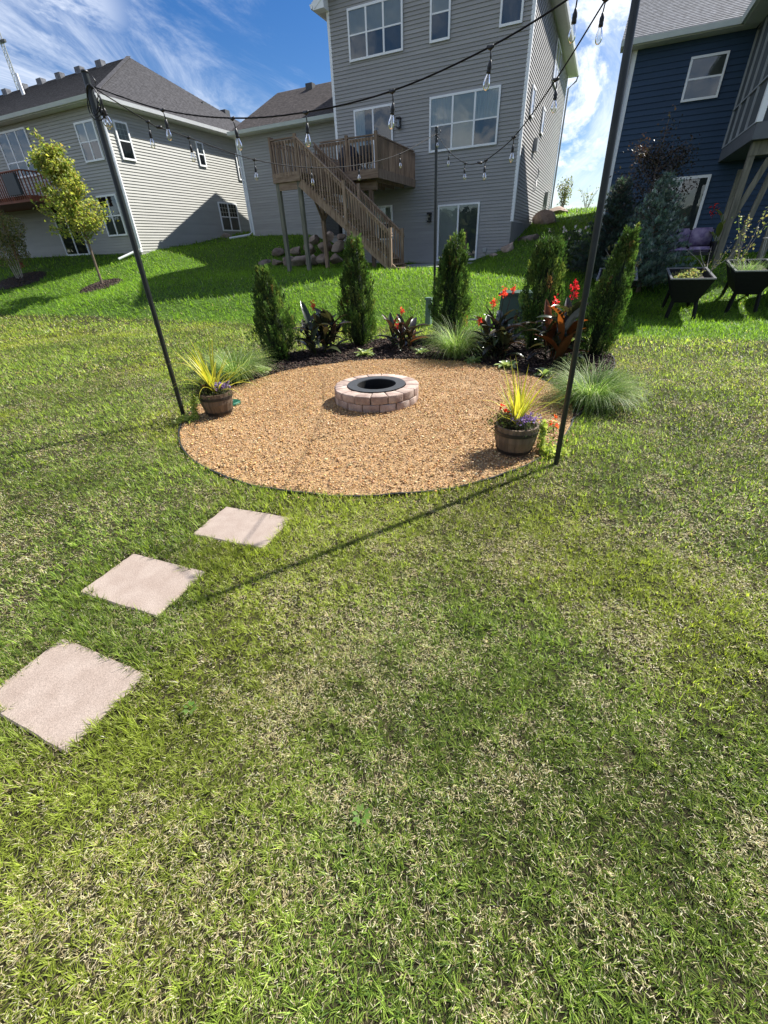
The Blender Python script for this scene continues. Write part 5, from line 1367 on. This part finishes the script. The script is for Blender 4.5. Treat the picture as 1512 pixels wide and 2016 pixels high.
# ------------------------------------------------------------------ raised planters on legs
def trough(loc, rz, tilt, label, L_=1.7, W_t=.82, h=.85):
    o = thing('raised_planter', label, 'planter', loc, rz, 'black raised trough planters on the lawn'); o.rotation_euler = (tilt, 0, rz)
    zb, ztp = .36, h; lw_, ll = .46, L_ * .78
    mb = MB(); t = .025
    def ringp(w, l, z): return [(-w / 2, -l / 2, z), (w / 2, -l / 2, z), (w / 2, l / 2, z), (-w / 2, l / 2, z)]
    vs = ringp(lw_, ll, zb) + ringp(W_t, L_, ztp) + ringp(W_t - 2 * t, L_ - 2 * t, ztp) + ringp(W_t - .14, L_ - .16, ztp - .1)
    fs = [(3, 2, 1, 0)] + [(a * 4 + j, a * 4 + (j + 1) % 4, (a + 1) * 4 + (j + 1) % 4, (a + 1) * 4 + j) for a in range(3) for j in range(4)]
    mb.add(vs, fs).build('tub', M['cord'], o, world=False)
    rm = MB()
    w, l = W_t + .02, L_ + .02
    for x0, x1_, y0, y1 in ((-w / 2, w / 2, -l / 2, -l / 2 + .045), (-w / 2, w / 2, l / 2 - .045, l / 2), (-w / 2, -w / 2 + .045, -l / 2 + .045, l / 2 - .045), (w / 2 - .045, w / 2, -l / 2 + .045, l / 2 - .045)):
        rm.box(x0, x1_, y0, y1, ztp - .004, ztp + .022)
    rm.build('rim', M['rim'], o, world=False)
    MB().add(ringp(W_t - .13, L_ - .15, ztp - .09), [(0, 1, 2, 3)]).build('soil', M['soil'], o, world=False)
    for sx in (-1, 1):
        for sy in (-1, 1):
            MB().beam((sx * (lw_ / 2 - .02), sy * (ll / 2 - .04), zb + .15), (sx * (lw_ / 2 + .05), sy * (ll / 2 + .02), -.06), .07, .05).build('leg', M['cord'], o, world=False)
    return o
M['rim'] = pmat('planter_rim', (0.22, 0.22, 0.225), 0.22, 0.15, 10, spec=0.6)  # dark plastic rim, colour lightened to stand for its sun glint
def vegplant(loc, n, r_, h, cols, label, stalks=4, leaf=(.07, .05)):
    root = thing('vegetable_plant', label, 'plant', loc, group='leggy plants in the raised planters')
    P = []; 
    for s in range(stalks):
        a = rng.random() * 6.28; pts = [np.array([.1 * math.cos(a) * s / stalks, .1 * math.sin(a), 0])]
        for k in range(4): pts.append(pts[-1] + np.array([r_ / 4 * math.cos(a) * rng.uniform(.3, 1.3), r_ / 4 * math.sin(a) * rng.uniform(.3, 1.3), h / 4 * rng.uniform(.6, 1.2)]))
        MB().tube(pts, [.008, .007, .006, .005, .003], 5).build('stem', M['birch'], root, world=False)
        for j in range(n // stalks):
            k = min(3, int(rng.random() ** .8 * 4)); t = rng.random(); P.append(pts[k] * (1 - t) + pts[k + 1] * t + rng.normal(0, .05, 3))
    P = np.array(P); k = len(P)
    v, q_, tr, c = leafs(P, rdir(k) + np.array([0, 0, -.2]), rdir(k) + np.array([0, 0, .5]), rng.uniform(.6, 1.2, k) * leaf[0], rng.uniform(.6, 1.2, k) * leaf[1], palette(k, cols, .2))
    np_obj('foliage', np_mesh('foliage', v, tris=tr, col=c, mat=M['leaf'], smooth=False), root)
VG = [(0.10, 0.14, 0.05), (0.16, 0.18, 0.08), (0.22, 0.21, 0.11), (0.20, 0.15, 0.08)]
RPs = [((.42, 12.75), -.02, 'black raised trough planter behind the pointed arborvitae'), ((1.92, 13.0), -.03, 'black raised trough planter holding low leafy greens before the spruce'), ((3.25, 13.9), -.05, 'black raised trough planter with straggly grass by the porch post'), ((4.35, 14.3), -.05, 'black raised trough planter beyond the straggly grass one')]
for (p, rz, l) in RPs:
    zz_ = z1(*p); tl = math.atan2(z1(p[0], p[1] + .7) - z1(p[0], p[1] - .7), 1.4)
    trough((p[0], p[1], zz_), rz, min(tl, .09), l)
def pz(p): return (p[0], p[1], z1(*p) + .76)
vegplant(pz((.30, 12.9)), 90, .35, .75, VG, 'leggy pepper plant in the planter behind the pointed arborvitae', 5)
vegplant(pz((.62, 12.5)), 60, .3, .45, VG, 'drooping leafy plant at the front of the planter behind the arborvitae', 4)
for k, (p, l) in enumerate((((1.85, 12.6), 'low lettuce clump at the front of the greens planter'), ((1.95, 13.2), 'low green herb clump at the back of the greens planter'))):
    lowherb('salad_clump', pz(p), 260, .3, .14, VG, l, leaf=(.07, .05))
vegplant(pz((2.35, 13.55)), 110, .6, .62, [(0.12, 0.10, 0.06), (0.16, 0.14, 0.07), (.1, .11, .05)], 'brown straggling plant between the greens planter and the next', 6, (.045, .03))
clump(pz((3.15, 13.6)), 260, .42, 'green straggly grass clump growing in the raised planter', cols=[(0.12, 0.19, 0.07), (0.2, 0.26, 0.12)], w=.006, spread=.3, seed=9)
vegplant(pz((3.05, 14.3)), 150, .5, 1.15, VG, 'tall leggy tomato plant in the planter by the porch post', 5)
vegplant(pz((4.1, 14.2)), 120, .45, 1.0, VG, 'leafy tomato plant in the farthest raised planter', 5)
tcg = thing('tomato_cage', 'thin wire tomato cage above the raised planter', 'tomato cage', pz((3.55, 14.2)))
for zc, rc in ((1.05, .26), (.55, .2)):
    MB().tube([(rc * math.cos(t), rc * math.sin(t), zc) for t in np.linspace(0, 2 * PI, 21)], .004, 4, False).build('hoop', M['grey_metal'], tcg, world=False)
for k in range(4):
    a = k * PI / 2 + .4; MB().tube([(.1 * math.cos(a), .1 * math.sin(a), -.05), (.26 * math.cos(a), .26 * math.sin(a), 1.05)], .004, 4).build('wire', M['grey_metal'], tcg, world=False)

# ------------------------------------------------------------------ loveseat and flag canna by the navy house
lz = z1(2.2, 17.6)
ls = thing('outdoor_loveseat', 'outdoor loveseat with purple patterned cushions under the porch', 'loveseat', (2.35, 17.6, lz))
MB().box(-.62, .62, -.35, .35, .28, .36).build('frame', M['black'], ls, world=False)
MB().box(-.62, .62, .32, .38, .36, .95).build('frame_back', M['black'], ls, world=False)
for sx in (-1, 1):
    MB().box(sx * .64 - .03, sx * .64 + .03, -.35, .35, .0, .62).build('arm', M['black'], ls, world=False)
    for nm, bx in (('seat_cushion', (-.28, .28, -.33, .2, .36, .50)), ('back_cushion', (-.285, .285, .16, .32, .48, .98))):
        bm = bmesh.new(); bmesh.ops.create_cube(bm, size=1.0)
        for v_ in bm.verts: v_.co = Vector(((bx[0] + bx[1]) / 2 + sx * .295 + v_.co.x * (bx[1] - bx[0]), (bx[2] + bx[3]) / 2 + v_.co.y * (bx[3] - bx[2]), (bx[4] + bx[5]) / 2 + v_.co.z * (bx[5] - bx[4])))
        bmesh.ops.bevel(bm, geom=list(bm.edges), offset=.05, segments=3, affect='EDGES')
        me = bpy.data.meshes.new(nm); bm.to_mesh(me); bm.free(); me.materials.append(M['cushion']); me.polygons.foreach_set('use_smooth', [True] * len(me.polygons))
        np_obj(nm, me, ls)
fc = thing('tall_canna', 'tall green canna with a red flower beside the loveseat', 'plant', (3.0, 17.6, z1(3.0, 17.6)))
MB().tube([(0, 0, 0), (.0, 0, 1.25)], [.012, .006], 6).build('stem', M['grey_metal'], fc, world=False)
M['lime_leaf'] = objcolmat('lime_leaf', .35, .4, .4, [(0.14, 0.19, 0.04), (0.22, 0.25, 0.06)])
lp_ = paddle('leaf', .5, .17, .7, 8, 'lime_leaf')
for k in range(5): inst(lp_, 'leaf', fc, (.02, 0, .35 + .17 * k), (0, .35, k * 2.1 + .3))
flower_head(fc, (-.25, .1, 1.35), .13, RED, 18)

# ------------------------------------------------------------------ hilltop growth, far trees, mast
def weed(loc, h, n, label, cols=[(0.13, 0.14, 0.06), (0.18, 0.17, 0.09)], r_=.4):
    z = z1(*loc); root = thing('hilltop_shrub', label, 'shrub', (loc[0], loc[1], z)); P = []
    for s in range(7):
        a = s * .9; e = np.array([r_ * math.cos(a) * rng.uniform(.4, 1), r_ * math.sin(a) * rng.uniform(.4, 1), h * rng.uniform(.7, 1)])
        MB().tube([(0, 0, -.1), tuple(e * .5 + np.array([0, 0, .1 * h])), tuple(e)], [.02, .012, .005], 5).build('stem', M['bark'], root, world=False)
        for j in range(n // 7): P.append(e * rng.uniform(.25, 1.05) + rng.normal(0, .12, 3))
    P = np.array(P); k = len(P); v, q_, tr, c = leafs(P, rdir(k) + np.array([0, 0, .5]), rdir(k), rng.uniform(.1, .2, k), rng.uniform(.05, .1, k), palette(k, cols, .2))
    np_obj('foliage', np_mesh('foliage', v, tris=tr, col=c, mat=M['leaf'], smooth=False), root)
weed((-3.0, 36.3), 1.9, 420, 'leafy sapling on the hilltop beside the grey house corner', r_=.45)
weed((-1.6, 38.5), 1.3, 60, 'sparse dry weed standing on the hilltop between the houses', r_=.8)
weed((-.2, 38), 1.9, 90, 'thin bare sapling on the hilltop near the navy house', r_=.5)
n = 9000; x = rng.uniform(-90, 120, n); y = 210 + rng.normal(0, 8, n); hh = 5 * (.5 + fbm(x, y * 0, .06)); zc = zt(x, y)
P = np.stack([x, y, zc + hh * np.sqrt(rng.random(n))], 1)
v, q_, tr, c = leafs(P, rdir(n), rdir(n), rng.uniform(.9, 1.8, n), rng.uniform(.8, 1.4, n), palette(n, [(0.04, 0.06, 0.03), (0.055, 0.075, 0.035)], .2))
n2 = 9000; a_b = rng.uniform(PI * 1.02, PI * 1.98, n2); r_b = 55 + rng.normal(0, 4, n2); x2 = r_b * np.cos(a_b); y2 = r_b * np.sin(a_b)  # unseen tree arc added behind the viewer to darken window reflections
P2 = np.stack([x2, y2, 4.6 * (.55 + fbm(x2, y2, .08)) * np.sqrt(rng.random(n2))], 1)
b2 = leafs(P2, rdir(n2), rdir(n2), rng.uniform(1.2, 2.4, n2), rng.uniform(1.0, 1.9, n2), palette(n2, [(0.04, 0.06, 0.03), (0.055, 0.075, 0.035)], .2))
v, q_, tr, c = merge([(v, None, tr, c), b2])
tag(np_obj('far_treeline', np_mesh('far_treeline', v, tris=tr, col=c, mat=M['leaf'], smooth=False)), 'low line of far green trees beyond the hilltop, plus an unseen row added behind the viewer', 'trees', kind='stuff')
ms = thing('radio_mast', 'thin lattice radio mast far beyond the sage house roof', 'mast', (-176.8, 120, 2))
legs = [(.55 * math.cos(k * 2.094), .55 * math.sin(k * 2.094)) for k in range(3)]
for lx_, ly_ in legs: MB().beam((lx_, ly_, 0), (lx_, ly_, 72), .16, .16).build('leg', M['grey_metal'], ms, world=False)
br = MB()
for i in range(48):
    z = i * 1.5
    for k in range(3):
        a, b_ = legs[k], legs[(k + 1) % 3]; br.beam((*a, z), (*b_, z + 1.5), .09, .09); br.beam((*a, z), (*b_, z), .08, .08)
tag(br.build('bracing', M['grey_metal'], ms, world=False), kind='stuff')
MB().box(-1.6, 1.6, -.3, .3, 56.3, 56.9).build('antenna', M['steel'], ms, world=False)

# ================================================================== GRASS
def allowed(x, y, pad=0.0):
    ok = ~ingravel(x, y) & ~inbed(x, y)
    for (sx, sy, lx, ly, rz) in STONES:
        dx_ = (x - sx) * math.cos(rz) + (y - sy) * math.sin(rz); dy_ = -(x - sx) * math.sin(rz) + (y - sy) * math.cos(rz)
        mg = .002 + .034 * smooth(.5, .8, fbm(x + 3, y + 8, 9.0, 2)); ok &= ~((np.abs(dx_) < lx / 2 - mg) & (np.abs(dy_) < ly / 2 - mg))
    ok &= ~((x > -7.9) & (x < -5.0) & (y > 17.6) & (y < 21.5))
    ok &= ~((x > -11.6) & (x < -3.7) & (y > 21.5)) & ~((x > -17.8) & (x < -11.6) & (y > 22.5)) & ~((x < XL) & (y > YL)) & ~((x > -.26) & (y > YB))
    ok &= np.hypot(x + 19.2, y - 13.5) > .85
    ok &= np.hypot(x + 24.6, y - 13.4) > 1.15
    return ok
F2 = np.array([fwd.x, fwd.y]); F2 /= np.linalg.norm(F2); R2 = np.array([F2[1], -F2[0]])
def zone(d0, d1, dens, half, jitter=0):
    area = half * (d1 * d1 - d0 * d0); n = int(area * dens)
    d = np.sqrt(rng.random(n) * (d1 * d1 - d0 * d0) + d0 * d0); a = rng.uniform(-half, half, n)
    x = d * (np.cos(a) * F2[0] + np.sin(a) * R2[0]); y = d * (np.cos(a) * F2[1] + np.sin(a) * R2[1])
    return x, y
GREEN = np.array([(0.135, 0.198, 0.034), (0.190, 0.262, 0.048), (0.275, 0.340, 0.080), (0.060, 0.102, 0.024)])
STRAW = np.array([(0.54, 0.47, 0.30), (0.40, 0.33, 0.18), (0.66, 0.59, 0.41)])
def make_grass(x, y, L_, w, nseg, straw_amt=1.0):
    cs = max(.034, L_ * .95); ci = np.floor(x / cs).astype(int); cj = np.floor(y / cs).astype(int)
    hx = _lat[ci % 64, (cj * 7) % 64]; hy = _lat[(ci * 5 + 11) % 64, cj % 64]
    tx, ty = (ci + hx) * cs, (cj + hy) * cs; pull = rng.uniform(.1, .75, len(x))
    ox, oy = x - tx, y - ty; x = x - pull * ox; y = y - pull * oy; tuft = np.arctan2(oy, ox); th = _lat[(ci * 3 + cj) % 64, (cj * 3 + 29) % 64]
    k = allowed(x, y); x, y, tuft, th = x[k], y[k], tuft[k], th[k]; n = len(x)
    # tufting: pull blades towards clump centres
    far = rng.random(n) < smooth(9.95, 10.75, y + .12 * np.sin(x * 2.1))
    patch = fbm(x, y, 2.2, 4); mid = fbm(x + 40, y, 7.0, 3); fine_ = fbm(x + 9, y + 70, 22.0, 2)
    lush = np.zeros(n)
    for (sx, sy, lx, ly, rz) in STONES: lush = np.maximum(lush, 1 - smooth(.3, .62, np.hypot((x - sx) / 1.15, y - sy)))
    dg = np.abs(np.hypot(x - GC[0], y - GC[1]) - grr(np.arctan2(y - GC[1], x - GC[0]))); lush = np.maximum(lush, .8 * (1 - smooth(.05, .35, dg)))
    ps = smooth(.40, .62, .45 * patch + .33 * mid + .22 * fine_) * (1 - .85 * lush) * straw_amt
    ps = np.where(far, .04, .06 + .40 * ps)
    straw = rng.random(n) < np.clip(ps * (.4 + 1.3 * _lat[(np.floor(x / cs).astype(int) * 13) % 64, (np.floor(y / cs).astype(int) * 17) % 64]), 0, 1)
    tone = (.15 + 1.1 * fbm(x + 5, y + 31, 1.1, 3) + .3 * fbm(x + 15, y + 3, 9.0, 2) + .45 * th)[:, None]
    col = GREEN[rng.choice(4, n, p=[.3, .34, .16, .20])] * tone
    yel = (smooth(.45, .75, fbm(x + 80, y + 12, .7, 2)) * .45)[:, None]
    col = col * (1 - yel) + yel * np.array([(0.28, 0.295, 0.042)]) * tone
    col = np.where(far[:, None], np.array([(0.140, 0.250, 0.030)]) * (.75 + .5 * fbm(x, y, 1.1, 3))[:, None], col)
    col = np.where(straw[:, None], STRAW[rng.choice(3, n)] * (.7 + .5 * fine_)[:, None], col) * (1 + rng.normal(0, .24, (n, 1)))
    col = np.clip(col, .01, .7)
    yaw = np.where(rng.random(n) < .6, tuft + rng.normal(0, .7, n), rng.random(n) * 2 * PI)
    ln = L_ * rng.uniform(.55, 1.15, n) * np.where(far, 1.25, 1.0) * (1 + .45 * lush) * (.55 + .9 * th) * np.where(straw, .62, 1.0)
    lean = np.where(straw, rng.uniform(.6, 1.5, n), rng.uniform(.1, 1.15, n)) - .25 * lush
    return blades(np.stack([x, y, zt(x, y) - .002], 1), yaw, ln, lean, np.where(straw, rng.uniform(-.2, .4, n), rng.uniform(.2, 1.0, n)), w * rng.uniform(.7, 1.25, n), nseg, col)
parts = []
def thatch(x, y, L_, w):
    k = allowed(x, y) & (y < 10.2); x, y = x[k], y[k]
    ps = smooth(.40, .62, .45 * fbm(x, y, 2.2, 4) + .33 * fbm(x + 40, y, 7.0, 3) + .22 * fbm(x + 9, y + 70, 22.0, 2))
    k = rng.random(len(x)) < .14 + .62 * ps; x, y = x[k], y[k]; n = len(x)
    col = np.clip(STRAW[rng.choice(3, n)] * (1 + rng.normal(0, .2, (n, 1))), .05, .75)
    return blades(np.stack([x, y, zt(x, y) + rng.uniform(.002, .018, n)], 1), rng.random(n) * 2 * PI, L_ * rng.uniform(.5, 1.3, n), rng.uniform(1.2, 1.7, n), 0, w * rng.uniform(.7, 1.3, n), 1, col)
for (d0, d1, dens, hf, L_, w, ns, td) in ((.0, 1.5, 32000, 95, .037, .0026, 2, 15000), (1.5, 2.8, 17500, 76, .040, .0034, 2, 8500), (2.8, 5.0, 7800, 62, .046, .0049, 2, 3600), (5.0, 9.0, 3700, 58, .055, .0083, 1, 1400),
                                          (9.0, 15.0, 1300, 56, .080, .0145, 1, 0), (15.0, 28.0, 330, 54, .11, .028, 1, 0), (28.0, 45.0, 60, 40, .14, .05, 1, 0)):
    x, y = zone(d0, d1, dens, R(hf)); parts.append(make_grass(x, y, L_, w, ns))
    if td: x, y = zone(d0, d1, td, R(hf)); parts.append(thatch(x, y, L_ * .48, w * .85))
v, q_, tr, c = merge(parts)
gs = np_obj('lawn_grass', np_mesh('lawn_grass', v, q_, tr, c, M['grass']))
tag(gs, 'mown lawn grass mixed with dry straw-coloured blades', 'grass', kind='stuff')
# broad-leaved weeds in the turf
def lawn_weed(loc, s, label):
    root = thing('clover_weed', label, 'weed', (loc[0], loc[1], 0.0), group='small broad-leaved weeds in the lawn')
    k = 9; a = np.arange(k) * 2.4; P = np.stack([.01 * np.cos(a), .01 * np.sin(a), np.full(k, .035)], 1); d = np.stack([np.cos(a), np.sin(a), np.full(k, .25)], 1)
    v, q_, tr, c = leafs(P, d, np.tile([0, 0, 1.0], (k, 1)), s * rng.uniform(.7, 1.1, k), s * .5 * rng.uniform(.8, 1.1, k), palette(k, [(0.09, 0.17, 0.03), (0.12, 0.2, 0.04)], .1), .1)
    np_obj('leaves', np_mesh('leaves', v, tris=tr, col=c, mat=M['leaf'], smooth=False), root)
lawn_weed((-.40, .55), .03, 'bright green broad-leaved weed sprig standing alone in the dry turf')
lawn_weed((-1.27, .62), .032, 'pale weed rosette beside the farthest paver')
lawn_weed((1.28, .55), .04, 'broad-leaved weed patch in the lawn away from the pavers')
lowherb('heuchera', (-1.75, 7.95, 0), 420, .28, .22, [(0.03, 0.035, 0.02), (0.05, 0.03, 0.03)], 'low dark heuchera between the grass clump and the coral canna', leaf=(.07, .06))
lowherb('heuchera', (-.15, 7.15, 0), 420, .3, .22, [(0.03, 0.04, 0.02), (0.045, 0.05, 0.03)], 'low dark heuchera at the foot of the pointed arborvitae', leaf=(.07, .06))
print('tris', sum(sum(len(p_.vertices) - 2 for p_ in me_.polygons) if len(me_.polygons) < 5000 else len(me_.polygons) for me_ in bpy.data.meshes), 'objects', len(bpy.data.objects))
